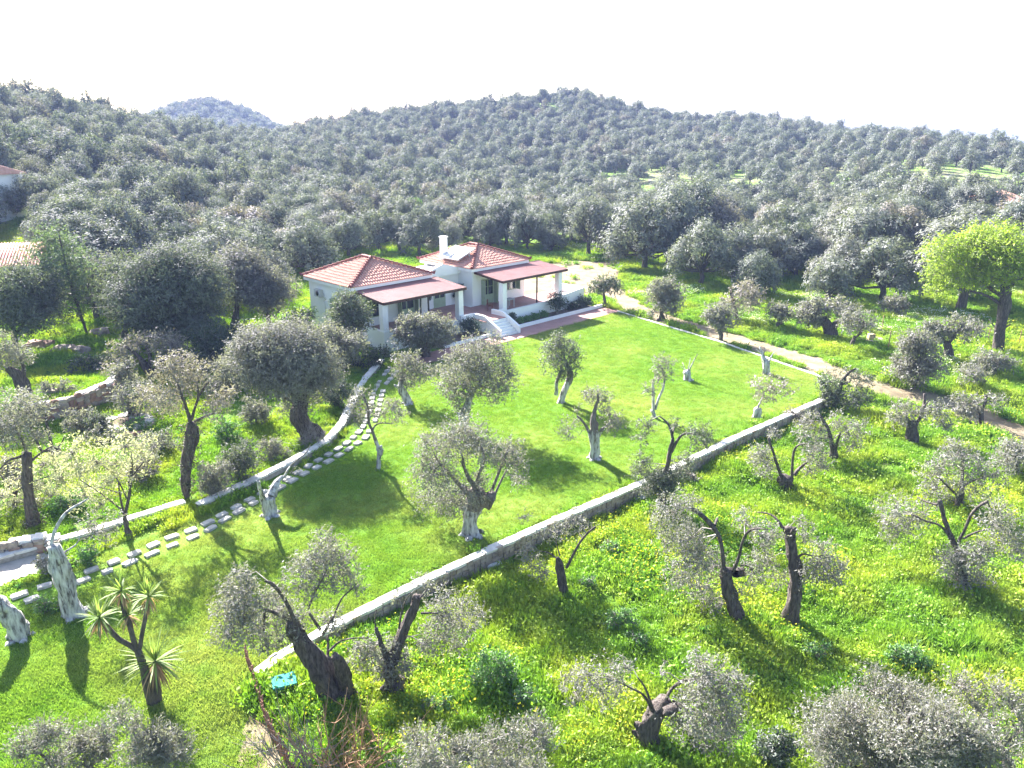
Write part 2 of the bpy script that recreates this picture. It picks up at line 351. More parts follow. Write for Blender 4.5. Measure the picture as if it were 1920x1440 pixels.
def drape(name, poly, m, dz=.03, step=.4, jag=.25, att=None):
    """sheet following the ground inside an outline, ragged edge"""
    poly = np.array([q[:2] for q in poly]); x0, y0 = poly.min(0) - 1; x1, y1 = poly.max(0) + 1
    xs = np.arange(x0, x1, step); ys = np.arange(y0, y1, step); A, B = np.meshgrid(xs, ys)
    A2 = A + jag * vnoise(A, B, .9, 4); B2 = B + jag * vnoise(B, A, .8, 6)
    ok = inpoly(A2, B2, [tuple(p) for p in poly]); n = len(xs)
    cell = ok[:-1, :-1] & ok[1:, :-1] & ok[:-1, 1:] & ok[1:, 1:]
    i = (np.arange(len(ys) - 1)[:, None] * n + np.arange(n - 1)[None])[cell]
    mb = MB(); Zt = terr(A, B) + dz
    mb.add(np.stack([A, B, Zt], -1).reshape(-1, 3), np.stack([i, i + 1, i + n + 1, i + n], -1), 0, True)
    o = put(name, mb.mesh(name, m, None)); me = o.data
    import bmesh
    bm = bmesh.new(); bm.from_mesh(me); bmesh.ops.delete(bm, geom=[v for v in bm.verts if not v.link_faces], context='VERTS'); bm.to_mesh(me); bm.free()
    return tag(o, kind='structure')
drape('lawn', LAWN, M['turf'], 0., .25, .12)
tr = np.array([p[:2] for p in TRACK]); tg = np.gradient(tr, axis=0); tg /= np.linalg.norm(tg, axis=1)[:, None]; nn = np.stack([-tg[:, 1], tg[:, 0]], 1)
wd = np.interp(np.arange(len(tr)), [0, 2, 4, 9, 13, 15], [2.6, 1.8, 1.2, 1.1, 1.9, 2.6])[:, None]
drape('dirt_track', list(tr + nn * wd) + list((tr - nn * wd)[::-1]), M['dirt'], .035, .25, .3)
drape('dirt_yard', [G(*p) for p in [(985, 520), (1000, 500), (1060, 488), (1150, 492), (1175, 520), (1150, 548), (1120, 552), (1085, 560), (1040, 560)]], M['dirt'], .05, .4, .5)
drape('pale_path', [G(*p) for p in [(-200, 1105), (-30, 1048), (95, 1030), (118, 1040), (90, 1072), (30, 1092), (-100, 1150)]], M['paleearth'], .03, .2, .1)
drape('bare_soil', [G(*p) for p in [(437, 1440), (462, 1320), (470, 1262), (490, 1290), (530, 1390), (560, 1500), (470, 1520)]], M['dirt'], .03, .15, .2)
TRX = np.array([p[:2] for p in TRACK])

# ---------------------------------------------------------------- villa
villa = empty('villa', (HO[0], HO[1], 0), HR)
tag(villa, 'white single-storey villa with two red tiled hip roofs and maroon pergolas', 'house')
def part(name, mb, m, parent=villa, label=None, kind=None, loc=(0, 0, 0), rz=0):
    o = put(name, mb.mesh(name, m, None) if isinstance(mb, MB) else mb, parent, loc, rz)
    return tag(o, label, kind=kind)
T = 1.1; EZ = 4.45
part('wall', MB().box(-8.7, -1.3, 7.8, 14.1, -.3, EZ), M['white'])
part('wall', MB().box(3.2, 9.7, 7.2, 13.8, -.3, EZ), M['white'])
part('wall', MB().box(-1.3, 3.2, 9.1, 13.2, -.3, 3.95), M['white'])
# gable-topped parapet between the roofs
part('gable_parapet', MB().add([(-1.28, 8.7, 3.9), (3.18, 8.7, 3.9), (3.18, 8.7, 4.35), (1.2, 8.7, 4.95), (-.3, 8.7, 4.5), (-1.28, 8.7, 4.4), (-1.28, 9.06, 3.9), (3.18, 9.06, 3.9), (3.18, 9.06, 4.35), (1.2, 9.06, 4.95), (-.3, 9.06, 4.5), (-1.28, 9.06, 4.4)],
     [(0, 1, 2, 3), (0, 3, 4, 5), (7, 6, 11, 10), (7, 10, 9, 8), (5, 4, 10, 11), (4, 3, 9, 10), (3, 2, 8, 9), (0, 5, 11, 6), (1, 7, 8, 2), (0, 6, 7, 1)]), M['white'])
part('flat_roof', MB().box(-1.28, 3.18, 9.07, 13.2, 3.96, 4.1), M['coping'])
def eaves(a0, a1, b0, b1):
    m_ = MB()
    for q in ((a0, a1, b0, b0 + .3), (a0, a1, b1 - .3, b1), (a0, a0 + .3, b0 + .3, b1 - .3), (a1 - .3, a1, b0 + .3, b1 - .3)): m_.box(*q, EZ - .22, EZ + .04)
    part('cornice', m_, M['white'])
eaves(-9.0, -1.0, 7.5, 14.4); eaves(2.9, 10.0, 6.9, 14.1)
def hip(a0, a1, b0, b1, z0, z1, rl):
    """hip roof, ridge of length rl along b; barrel tiles as raised half-round rows laid in courses"""
    ca, cb = (a0 + a1) / 2, (b0 + b1) / 2; r0, r1 = cb - rl / 2, cb + rl / 2
    root = part('roof', MB().add([(a0, b0, z0), (a1, b0, z0), (a1, b1, z0), (a0, b1, z0), (ca, r0, z1), (ca, r1, z1)], [(0, 1, 4, 4), (1, 2, 5, 4), (2, 3, 5, 5), (3, 0, 4, 5)]), M['tile'])
    tiles = MB(); rows = MB(); wv = .235
    C = {0: (a0, b0), 1: (a1, b0), 2: (a1, b1), 3: (a0, b1)}
    for k, (p, q, t0, t1) in enumerate([(0, 1, r0, r0), (1, 2, r0, r1), (2, 3, r1, r1), (3, 0, r1, r0)]):
        P = np.array([*C[p], z0]); Q = np.array([*C[q], z0]); e = Q - P; W = np.linalg.norm(e); e /= W
        RP = np.array([ca, t0, z1]); RQ = np.array([ca, t1, z1])
        inn = np.cross([0, 0, 1], e); run = abs((RP - P) @ inn); up = inn * run + np.array([0, 0, z1 - z0]); SL = np.linalg.norm(up); up /= SL; nrm = np.cross(e, up)
        s0 = (RP - P) @ e; s1 = (RQ - P) @ e
        for s in np.arange(wv / 2, W, wv):
            l = SL * min(1, s / max(s0, 1e-6) if s < s0 else 1, (W - s) / max(W - s1, 1e-6) if s > s1 else 1) - .02
            if l < .15: continue
            nc = max(1, int(l / .36)); h = l / nc
            for c_ in range(nc):
                t0_, t1_ = c_ * h - .03, (c_ + 1) * h
                vv = []
                jr = rng.normal() * .006
                for t_, ra, lift in ((t0_, .098, .035), (t1_, .08, .0)):
                    for an in np.linspace(0, math.pi, 5):
                        vv.append(P + e * (s + jr + ra * math.cos(an)) + up * t_ + nrm * (ra * .85 * math.sin(an) + lift + .004))
                tiles.add(vv, [(j, j + 1, j + 6, j + 5) for j in range(4)] + [(0, 4, 3, 1), (1, 3, 2, 2)], 0, False)
    part('roof_tiles', tiles, M['tile'], root, kind='stuff')
    for p, t in ((0, r0), (1, r0), (2, r1), (3, r1)):
        A_ = np.array([*C[p], z0 + .06]); B_ = np.array([ca, t, z1 + .1]); L = np.linalg.norm(B_ - A_); n = int(L / .36); d = (B_ - A_) / L
        sd_ = np.cross(d, [0, 0, 1]); sd_ /= np.linalg.norm(sd_)
        m_ = MB()
        for j in range(n):
            s = A_ + d * (j * L / n - .04); e_ = A_ + d * ((j + 1) * L / n); vv = []
            for c_, ra, lf in ((s, .15, .05), (e_, .12, 0)):
                for an in np.linspace(0, math.pi, 6): vv.append(c_ + sd_ * ra * math.cos(an) + np.array([0, 0, ra * math.sin(an) + lf]))
            m_.add(vv, [(q, q + 1, q + 7, q + 6) for q in range(5)] + [(0, 5, 4, 1), (1, 4, 3, 2)])
        part('hip_ridge', m_, M['ridge'], root, kind='stuff')
        # upturned corner ornament
        s = A_; m2 = MB().add([s - sd_ * .09 - d * .1, s + sd_ * .09 - d * .1, s + sd_ * .07 + d * .25, s - sd_ * .07 + d * .25, s - d * .22 + (0, 0, .34), s + d * .04 + (0, 0, .2)], [(0, 1, 4, 4), (1, 2, 5, 4), (2, 3, 5, 5), (3, 0, 4, 5), (0, 3, 2, 1)])
        part('corner_tile', m2, M['ridge'], root)
    A_ = np.array([ca, r0, z1 + .1]); B_ = np.array([ca, r1, z1 + .1])
    part('ridge_cap', MB().tube([A_ - (0, .15, 0), A_, B_, B_ + (0, .15, 0)], .14, 8), M['ridge'], root)
    return root
hip(-9.08, -.92, 7.42, 14.48, EZ + .05, 5.95, 1.0); rt = hip(2.82, 10.08, 6.82, 14.18, EZ + .05, 5.85, .8)
ch = part('chimney', MB().box(3.35, 3.85, 11.2, 11.7, 4.6, 6.55), M['white'], rt)
part('chimney_cap', MB().box(3.30, 3.90, 11.15, 11.75, 6.74, 6.82).box(3.36, 3.46, 11.21, 11.31, 6.55, 6.74).box(3.74, 3.84, 11.21, 11.31, 6.55, 6.74).box(3.36, 3.46, 11.59, 11.69, 6.55, 6.74).box(3.74, 3.84, 11.59, 11.69, 6.55, 6.74).box(3.5, 3.7, 11.21, 11.69, 6.552, 6.738), M['white'], rt)
sp = tag(empty('solar_panel', (*hw(3.2, 10.2), 5.0), HR), 'pale solar water panel lying on the left slope of the chimney roof', 'solar panel')
part('collector', MB().add([(-.25, -1.5, .12), (1.75, -1.5, .88), (1.75, 1.1, .88), (-.25, 1.1, .12), (-.25, -1.5, .02), (1.75, -1.5, .78), (1.75, 1.1, .78), (-.25, 1.1, .02)], [(0, 1, 2, 3), (0, 4, 5, 1), (3, 2, 6, 7), (0, 3, 7, 4), (1, 5, 6, 2)]), M['panel'], sp)
mm = MB()
for b_ in (-1.52, -.2, 1.08): mm.add([(-.27, b_, .125), (1.77, b_, .895), (1.77, b_ + .05, .895), (-.27, b_ + .05, .125), (-.27, b_, .17), (1.77, b_, .94), (1.77, b_ + .05, .94), (-.27, b_ + .05, .17)], [(4, 5, 6, 7), (0, 1, 5, 4), (3, 7, 6, 2), (0, 4, 7, 3), (1, 2, 6, 5)])
part('panel_frame', mm, M['acgrey'], sp)
for b_ in (-1.3, .9): part('bracket', MB().box(1.2, 1.28, b_, b_ + .08, .2, .62), M['acgrey'], sp)
# terrace floor, plinths
part('terrace', MB().box(-8.45, 0.45, 4.2, 7.8, -.3, T - .01).box(.45, 2.65, 2.3, 9.1, -.3, T - .012).box(-1.3, .45, 7.8, 9.1, -.3, T - .014).box(2.65, 13.9, 3.55, 7.2, -.3, T - .016).box(2.65, 3.2, 7.2, 9.1, -.3, T - .018), M['white'])
part('terrace_floor', MB().box(-8.2, .2, 4.45, 7.78, T - .01, T + .02).box(.2, 2.9, 2.35, 9.08, T - .01, T + .024).box(-1.28, .2, 7.8, 9.08, T - .01, T + .016).box(2.9, 13.6, 3.8, 7.18, T - .01, T + .012), M['paving'])
part('back_yard_paving', MB().box(9.72, 16.5, 7.2, 13.5, -.1, T + .008), M['dirt'])
part('parapet', MB().box(-8.45, -8.2, 4.2, 7.78, T - .012, T + .45).box(-8.2, -7.4, 4.2, 4.44, T - .012, T + .45), M['white'])
part('parapet', MB().box(-6.9, -1.0, 4.2, 4.44, T - .012, T + .1), M['white']); part('parapet', MB().box(3.1, 9.2, 3.56, 3.79, T - .012, T + .16), M['white'])
part('garden_wall', MB().prism([(9.2, 3.5), (14.0, 3.5), (14.0, 3.8), (9.2, 3.8)], -.2, [T + .25, T + .72, T + .72, T + .25]).prism([(13.75, 3.81), (14.0, 3.81), (14.0, 7.4), (13.75, 7.4)], -.2, T + .72), M['white'])
# columns
for a, b, z0, z1 in ((-8.2, 4.5, -.2, 3.62), (-.75, 4.45, T, 3.62), (3.75, 3.95, T, 3.64), (10.9, 3.98, T, 3.64)):
    part('column', MB().box(a - .24, a + .24, b - .24, b + .24, z0 if z0 > 0 else T + .452, z1).box(a - .21, a + .21, b - .21, b + .21, z1, z1 + .03), M['white'])
part('column_foot', MB().box(-8.5, -7.9, 4.18, 4.78, -.3, T + .452), M['white'])
for a, b in ((-2.0, 6.9), (8.3, 4.25), (-4.6, 4.6)):
    part('steel_post', MB().box(a - .05, a + .05, b - .05, b + .05, T + .02, 3.72).box(a - .3, a + .3, b - .04, b + .04, 3.58, 3.66), M['steel'])
# pergolas: ribbed sheeting on brown beams
def pergola(a0, a1, b0, b1, zf, zb):
    root = part('pergola_roof', MB().prism([(a0, b0), (a1, b0), (a1, b1), (a0, b1)], [zf, zf, zb, zb], [zf + .05, zf + .05, zb + .05, zb + .05]), M['pergola'])
    r = MB(); n = int((b1 - b0) / .18)
    for j in range(n):
        b = b0 + .06 + j * .18; z = zf + (zb - zf) * (b - b0) / (b1 - b0) + .052
        r.box(a0 + .02, a1 - .02, b, b + .06, z, z + .022)
    part('roof_ribs', r, M['pergola'], root, kind='stuff')
    part('fascia_beam', MB().box(a0 - .03, a1 + .03, b0 - .09, b0 - .005, zf - .14, zf + .07), M['wood'], root)
    for a in (a0 - .09, a1 + .01): part('side_beam', MB().prism([(a, b0), (a + .08, b0), (a + .08, b1), (a, b1)], [zf - .12, zf - .12, zb - .12, zb - .12], [zf + .065, zf + .065, zb + .065, zb + .065]), M['wood'], root)
    for a in np.linspace(a0 + .5, a1 - .5, 9): part('rafter', MB().prism([(a - .04, b0 + .01), (a + .04, b0 + .01), (a + .04, b1), (a - .04, b1)], [zf - .12, zf - .12, zb - .12, zb - .12], [zf - .01, zf - .01, zb - .01, zb - .01]), M['wood'], root)
    part('wall_beam', MB().box(a0, a1, b1 + .002, b1 + .1, zb - .16, zb + .1), M['wood'], root)
pergola(-8.5, -.4, 4.0, 7.7, 3.78, 4.12); pergola(3.4, 11.6, 3.6, 7.08, 3.8, 4.14)
# openings: (centre a, b of wall, half width, z0, z1, leaves, kind)
def opening(a, b, w2, z0, z1, kind, shut=True, face='b'):
    root = part(kind, MB().box(-w2 - .06, w2 + .06, -.05, .0, 0, z1 - z0), M['green'], villa, loc=(a, b, z0), rz=0 if face == 'b' else -R(90))
    n = 2; lw = 2 * w2 / n; h = z1 - z0; g0 = .85 if kind == 'door' else .08
    for j in range(n):
        x0 = -w2 + j * lw + .06; x1 = x0 + lw - .12
        part('pane', MB().box(x0, x1, -.062, -.052, g0, h - .1), M['glass'], root)
        part('glazing_bar', MB().box(x0, x1, -.072, -.063, g0 + (h - g0) * .5, g0 + (h - g0) * .5 + .04), M['green'], root)
    if shut:
        for sx in (-1, 1):
            xo = sx * (w2 + .08); sh = MB().box(min(xo, xo + sx * .06), max(xo, xo + sx * .06), -.55, -.055, .02, h)
            xa, xb = sorted((xo + sx * .065, xo + sx * .068))
            for z in np.arange(.08, h - .08, .09): sh.box(xa, xb, -.5, -.1, z, z + .05)
            part('shutter', sh, M['green'], root)
    else: part('sill', MB().box(-w2 - .1, w2 + .1, -.12, -.052, -.06, 0), M['marble'], root)
    return root
opening(5.0, 7.2, .65, T + .02, T + 2.25, 'door'); opening(7.75, 7.2, .75, T + .85, T + 2.15, 'window')
opening(1.0, 9.1, .6, T + .02, T + 2.25, 'door', False)
opening(-3.6, 7.8, .75, T + .02, T + 2.25, 'door'); opening(-7.0, 7.8, .7, T + .7, T + 2.2, 'window')
w_ = opening(-8.7, 9.6, .5, T + .75, T + 2.2, 'window', True, 'a')
ac = tag(empty('air_conditioner', (*hw(-8.7, 12.4), T + 2.0), HR), 'grey air conditioner unit hanging on the shaded left end wall', 'air conditioner')
part('casing', MB().box(-.36, -.05, -.42, .42, 0, .58), M['acgrey'], ac)
part('fan_grille', MB().tube([(-.365, -.08, .29), (-.385, -.08, .29)], .22, 14), M['steel'], ac)
for b_ in (-.3, .26): part('bracket', MB().box(-.34, 0, b_, b_ + .04, -.05, -.002), M['acgrey'], ac)
part('drain_pipe', MB().tube([(-.04, -.5, .3), (-.04, -.6, .2), (-.04, -.6, -2.6)], .02, 5), M['acgrey'], ac)
# stairs
for j in range(6):
    z1 = T * (j + 1) / 6.5; b = .95 + j * .25
    part('step', MB().box(.62, 2.5, b, b + .27 if j < 5 else 2.32, z1 - .17, z1 - .03), M['white'])
    part('tread', MB().box(.60, 2.52, b - .02, b + .27 if j < 5 else 2.32, z1 - .028, z1 + .005), M['marble'])
def cheek(a0, a1):
    pts = [(0.85, -.1), (4.1, -.1), (4.1, T + .42), (2.75, T + .42), (.85, .62)]
    n = len(pts); v = [(a0, p[0], p[1]) for p in pts] + [(a1, p[0], p[1]) for p in pts]
    f = [(i, (i + 1) % n, n + (i + 1) % n, n + i) for i in range(n)] + [(0, 4, 3, 3), (0, 3, 2, 1), (5, 8, 9, 9), (5, 6, 7, 8)]
    return MB().add(v, f)
part('stair_wall', cheek(.38, .6), M['white']); part('stair_wall', cheek(2.52, 2.74), M['white'])
part('stair_wall', MB().box(-.95, .37, 3.98, 4.18, -.2, T + .42), M['white']); part('stair_wall', MB().box(2.76, 3.45, 3.32, 3.54, -.2, T + .42), M['white'])
# pavement, planters
tag(put('pavement', MB().box(-8.4, 14.9, -.3, .84, -.15, .03).box(-8.4, .36, .84, 1.72, -.15, .028).box(2.76, 14.9, .84, 1.9, -.15, .028).mesh('pavement', M['paving'], None), None, (HO[0], HO[1], 0), HR), kind='structure')
kb = tag(empty('planter_kerb', (*hw(9, 2), 0), HR), 'long low white kerb between the red paving and the flower bed right of the stairs', 'kerb')
part('kerb_wall', MB().box(-6.22, 5.9, -.09, .09, -.1, .3), M['white'], kb)
kb2 = tag(empty('planter_kerb', (*hw(-2.2, 1.8), 0), HR), 'short low white kerb in front of the round dark bush', 'kerb')
part('kerb_wall', MB().box(-2.6, 2.55, -.07, .09, -.1, .25), M['white'], kb2)
part('planter_soil', MB().box(2.76, 14.0, 2.1, 3.49, -.1, .18).box(-4.7, .37, 1.9, 4.0, -.1, .16), M['brownearth'])
# furniture on the terrace
def chair(a, b, rz, label, m_):
    c = tag(empty('chair', (*hw(a, b), T + .025), HR + rz), label, 'chair')
    part('seat', MB().box(-.23, .23, -.23, .23, .42, .46), m_, c)
    for x in (-.21, .17):
        for y in (-.21, .17): part('leg', MB().box(x, x + .04, y, y + .04, 0, .42), m_, c)
    bk = MB()
    for x in (-.21, -.07, .05, .17): bk.box(x, x + .04, .19, .225, .46, .92)
    bk.box(-.21, .21, .188, .228, .92, .98); part('backrest', bk, m_, c)
    for x in (-.23, .19): part('armrest', MB().box(x, x + .04, -.2, .18, .64, .67).box(x, x + .035, -.2, -.165, .461, .64), m_, c)
chair(3.2, 5.0, R(35), 'reddish wooden chair beside the column left of the stair top', M['chairwood'])
tb = tag(empty('table', (*hw(5.4, 4.9), T + .02), HR), 'small grey table on the terrace behind the right stair column', 'table')
part('tabletop', MB().box(-.45, .45, -.35, .35, .68, .72), M['acgrey'], tb)
for x in (-.4, .35):
    for y in (-.3, .25): part('leg', MB().box(x, x + .05, y, y + .05, 0, .68), M['acgrey'], tb)

# ---------------------------------------------------------------- walls and kerbs of the garden
def ribbon(pl, step):
    pl = np.asarray(pl, float); seg = np.hypot(*np.diff(pl[:, :2], axis=0).T); c = np.concatenate([[0], np.cumsum(seg)]); n = max(2, int(c[-1] / step) + 1)
    s = np.linspace(0, c[-1], n); q = np.stack([np.interp(s, c, pl[:, k]) for k in range(2)], 1)
    t = np.gradient(q, axis=0); t /= np.linalg.norm(t, axis=1)[:, None]
    return q, np.stack([-t[:, 1], t[:, 0]], 1)
def stone_mesh(m_, seed, bev=.12, jit=.08):
    r_ = np.random.default_rng(seed); v = []
    for z, k in ((-.5, 1), (.3, 1), (.5, 1 - bev)):
        for x, y in ((-.5, -.5), (0, -.54), (.5, -.5), (.53, 0), (.5, .5), (0, .53), (-.5, .5), (-.54, 0)): v.append((x * k + r_.normal() * jit * .5, y * k + r_.normal() * jit * .5, z + r_.normal() * jit * .3))
    v.append((0, 0, .52)); f = []
    for l in range(2):
        for j in range(8): f.append((l * 8 + j, l * 8 + (j + 1) % 8, l * 8 + 8 + (j + 1) % 8, l * 8 + 8 + j))
    for j in range(8): f.append((16 + j, 16 + (j + 1) % 8, 24, 24))
    return MB().add(v, f).mesh('stone', m_)
COP = [stone_mesh(M['coping'], k, .05, .06) for k in range(5)]
STN = [stone_mesh(M['stone'], 20 + k, .3, .16) for k in range(4)] + [stone_mesh(M['stone2'], 30 + k, .3, .16) for k in range(2)]
SLB = [stone_mesh(M['slab'], 40 + k, .06, .07) for k in range(5)]
def capped(name, pl, wid, ztop, zbot, capstep, label, cat, capname='coping_stone', stones=False, zter=None):
    q, n = ribbon(pl, capstep); c0 = q.mean(0)
    root = tag(empty(name, (c0[0], c0[1], 0)), label, cat); body = MB()
    def zz(p): return ztop + (float(terr(*p)) if zter else 0)
    for i in range(len(q) - 1):
        a, b = q[i] - c0, q[i + 1] - c0
        body.prism([a - n[i] * wid * .44, b - n[i + 1] * wid * .44, b + n[i + 1] * wid * .44, a + n[i] * wid * .44], zbot, [zz(q[i]) - .06, zz(q[i + 1]) - .06, zz(q[i + 1]) - .06, zz(q[i]) - .06])
        mid = (a + b) / 2; d = b - a
        o = put(capname, COP[rng.integers(5)], root, (mid[0], mid[1], (zz(q[i]) + zz(q[i + 1])) / 2 - .055 + rng.normal() * .006), math.atan2(d[1], d[0]) + rng.normal() * .012)
        o.scale = (np.hypot(*d) * .965, wid * rng.uniform(.94, 1.06), .11)
    part('wall_body', body, M['mortar'], root)
    if stones:
        st = MB(); r2 = np.random.default_rng(5)
        base = np.array([(x, y, z) for x in (-.5, .5) for y in (-.5, .5) for z in (-.5, .5)]); ff = [(0, 1, 3, 2), (4, 6, 7, 5), (0, 4, 5, 1), (2, 3, 7, 6), (1, 5, 7, 3), (0, 2, 6, 4)]
        for sgn in stones:
            q2, n2 = ribbon(pl, .3)
            for i in range(len(q2) - 1):
                z = zbot
                while z < ztop - .18:
                    h = r2.uniform(.12, .24); p = (q2[i] + q2[i + 1]) / 2 - c0 + n2[i] * sgn * wid * .44; an = math.atan2(*(q2[i + 1] - q2[i])[::-1])
                    v = base * (r2.uniform(.22, .3), r2.uniform(.06, .13), h * .9) * (1 + r2.normal(size=(8, 3)) * .1)
                    c_, s_ = math.cos(an), math.sin(an); v = np.stack([v[:, 0] * c_ - v[:, 1] * s_ + p[0], v[:, 0] * s_ + v[:, 1] * c_ + p[1], v[:, 2] + z + h / 2], 1)
                    st.add(v, ff); z += h
        part('face_stones', st, M['stone'], root, kind='stuff')
    return root
capped('garden_wall', WALL, .38, .17, -1.1, .95, 'long pale stone retaining wall running along the right side of the lawn', 'wall', stones=(1, -1))
KERB = [flat(*p, .3) for p in [(716, 674), (690, 702), (668, 735), (655, 765), (640, 795), (612, 825), (570, 850), (510, 882), (440, 914), (372, 945)]]
KERB2 = [flat(*p, .3) for p in [(346, 940), (280, 960), (200, 986), (110, 1012), (0, 1042), (-140, 1080)]]
capped('garden_kerb_wall', KERB, .42, .34, -.2, .9, 'curving low grey wall along the left edge of the lawn below the big olive', 'wall')
capped('garden_kerb_wall', KERB2, .42, .34, -.2, .9, 'low grey wall continuing left of the bramble-covered trunk', 'wall')
capped('lawn_edging', [flat(*p) for p in [(1158, 584), (1250, 612), (1355, 643), (1450, 676), (1548, 710)]], .24, .07, -.1, .8, 'thin white edging between the lawn and the dirt track', 'kerb', 'edging_stone')
# dry stone wall on the left, every face stone its own piece
def rubble(name, pl, z0, z1, label, face=1):
    pl = np.asarray(pl); q, n = ribbon(pl, .42); c0 = q.mean(0); root = tag(empty(name, (c0[0], c0[1], 0)), label, 'wall'); body = MB()
    for i in range(len(q) - 1):
        a, b = q[i] - c0, q[i + 1] - c0; za = float(terr(*(q[i] - n[i] * face * .7)))
        body.prism([a - n[i] * .26, b - n[i + 1] * .26, b + n[i + 1] * .26, a + n[i] * .26], z0, z1 - .05); z = z0 + .1; d = b - a
        while z < z1 - .05:
            h = rng.uniform(.17, .3)
            p = (a + b) / 2 + n[i] * face * .27 + d * rng.uniform(-.15, .15)
            o = put('stone', STN[rng.choice(6, p=[.15, .15, .15, .15, .2, .2])], root, (p[0], p[1], z + h / 2), math.atan2(d[1], d[0]) + rng.normal() * .08)
            o.scale = (.42 * rng.uniform(.85, 1.1), .2, h * .95); z += h
        o = put('cap_stone', COP[rng.integers(5)], root, (*((a + b) / 2), z1 + rng.normal() * .02), math.atan2(d[1], d[0]) + rng.normal() * .1); o.scale = (.43, .5, .14); o.location.z += rng.normal() * .04
    part('wall_core', body, M['mortar'], root)
rubble('dry_stone_wall', SWALL[1:], .0, 1.25, 'reddish dry stone terrace wall at the left, below the stone bench', -1)
rubble('dry_stone_wall', [flat(-160, 1062, .3), flat(-20, 1034, .3), (flat(112, 1012, .3))], -.1, .5, 'low brick-like stone border beside the pale path at the left edge', -1)
# stepping stones in two rows
path = tag(empty('stepping_stone_path', (-9, 35, 0)), kind='structure')
ROWA = [(731, 690), (712, 715), (702, 733), (696, 756), (692, 775), (680, 803), (666, 819), (645, 836), (629, 846), (606, 859), (567, 882), (520, 910), (476, 934), (409, 971), (371, 992), (337, 1003), (311, 1013), (240, 1045), (169, 1072), (86, 1100), (52, 1112), (-60, 1155)]
ROWB = [(744, 697), (723, 722), (716, 740), (705, 787), (686, 821), (666, 836), (634, 856), (606, 872), (564, 893), (490, 937), (430, 970), (401, 990), (356, 1012), (300, 1034), (236, 1060), (165, 1087), (97, 1111), (56, 1127), (-40, 1170)]
for row, st in ((ROWA, .78), (ROWB, .82)):
    q, n = ribbon([flat(*p) for p in row], st)
    for p, m_ in zip(q, n):
        if rng.random() < .04: continue
        o = put('stepping_stone', SLB[rng.integers(5)], path, (p[0] + 9, p[1] - 35, .05), math.atan2(-m_[0], m_[1]) + rng.normal() * .06); o.scale = (.5 * rng.uniform(.75, 1.1), .30 * rng.uniform(.8, 1.1), .1)
STEPQ = np.vstack([ribbon([flat(*p) for p in r_], .25)[0] for r_ in (ROWA, ROWB)])

# ---------------------------------------------------------------- trees
def clump(mb, c, r, n, L, W, up=.35, mi=0, squash=.85, k=7, nb=.55):
    """n leaves in a ball of short sprigs round c"""
    ns = max(3, n // k); d = rdir(ns, up * .4); rad = rng.random(ns) ** .45
    o = c + d * (rad * r)[:, None] * np.array([1, 1, squash])
    td = d * .6 + rdir(ns, up); td /= np.linalg.norm(td, axis=1)[:, None]
    tl = (.1 + r * .42) * rng.uniform(.5, 1.2, ns)
    t = np.tile(np.linspace(.05, 1, k), ns); oo = np.repeat(o, k, 0); dd = np.repeat(td, k, 0); ll = np.repeat(tl, k)
    pos = oo + dd * (t * ll)[:, None] + rng.normal(size=(ns * k, 3)) * .02
    ld = dd * .7 + rdir(ns * k, .05) * .8
    v = np.clip(np.repeat(rng.random(ns), k) * .5 + rng.random(ns * k) * .5, 0, 1)
    m = len(pos); out = pos - c + np.array([0, 0, .5 * r]); out /= np.linalg.norm(out, axis=1)[:, None] + 1e-9
    ld = ld - out * (ld * out).sum(1)[:, None] * nb
    leaves(mb, pos, ld, L * rng.uniform(.7, 1.25, m), W * rng.uniform(.8, 1.2, m), mi, v, out * nb * 1.5)
    return o, td, tl
def onpl(base, px, py, dep=0.):
    """point seen at px,py, standing at the distance of base (plus dep metres)"""
    n = base[:2] / np.hypot(*base[:2]); d = cam_ray(px, py); t = (base[:2] @ n + dep) / (d[:2] @ n); return d * t + np.array([0, 0, CAM_H])
def smooth(p, r, k=3):
    p = np.asarray(p, float); n = len(p)
    if n < 3: k = 2
    t = np.arange(n); tt = np.linspace(0, n - 1, (n - 1) * k + 1)
    out = np.stack([np.interp(tt, t, p[:, j]) for j in range(3)], 1); rr = np.interp(tt, t, r)
    for _ in range(2): out[1:-1] = (out[:-2] + 2 * out[1:-1] + out[2:]) / 4
    return out, rr
def parse(s): return [[tuple(float(x) for x in q.split(',')) for q in l.split()] for l in s.split('|') if l.strip()]
NLEAF = 0
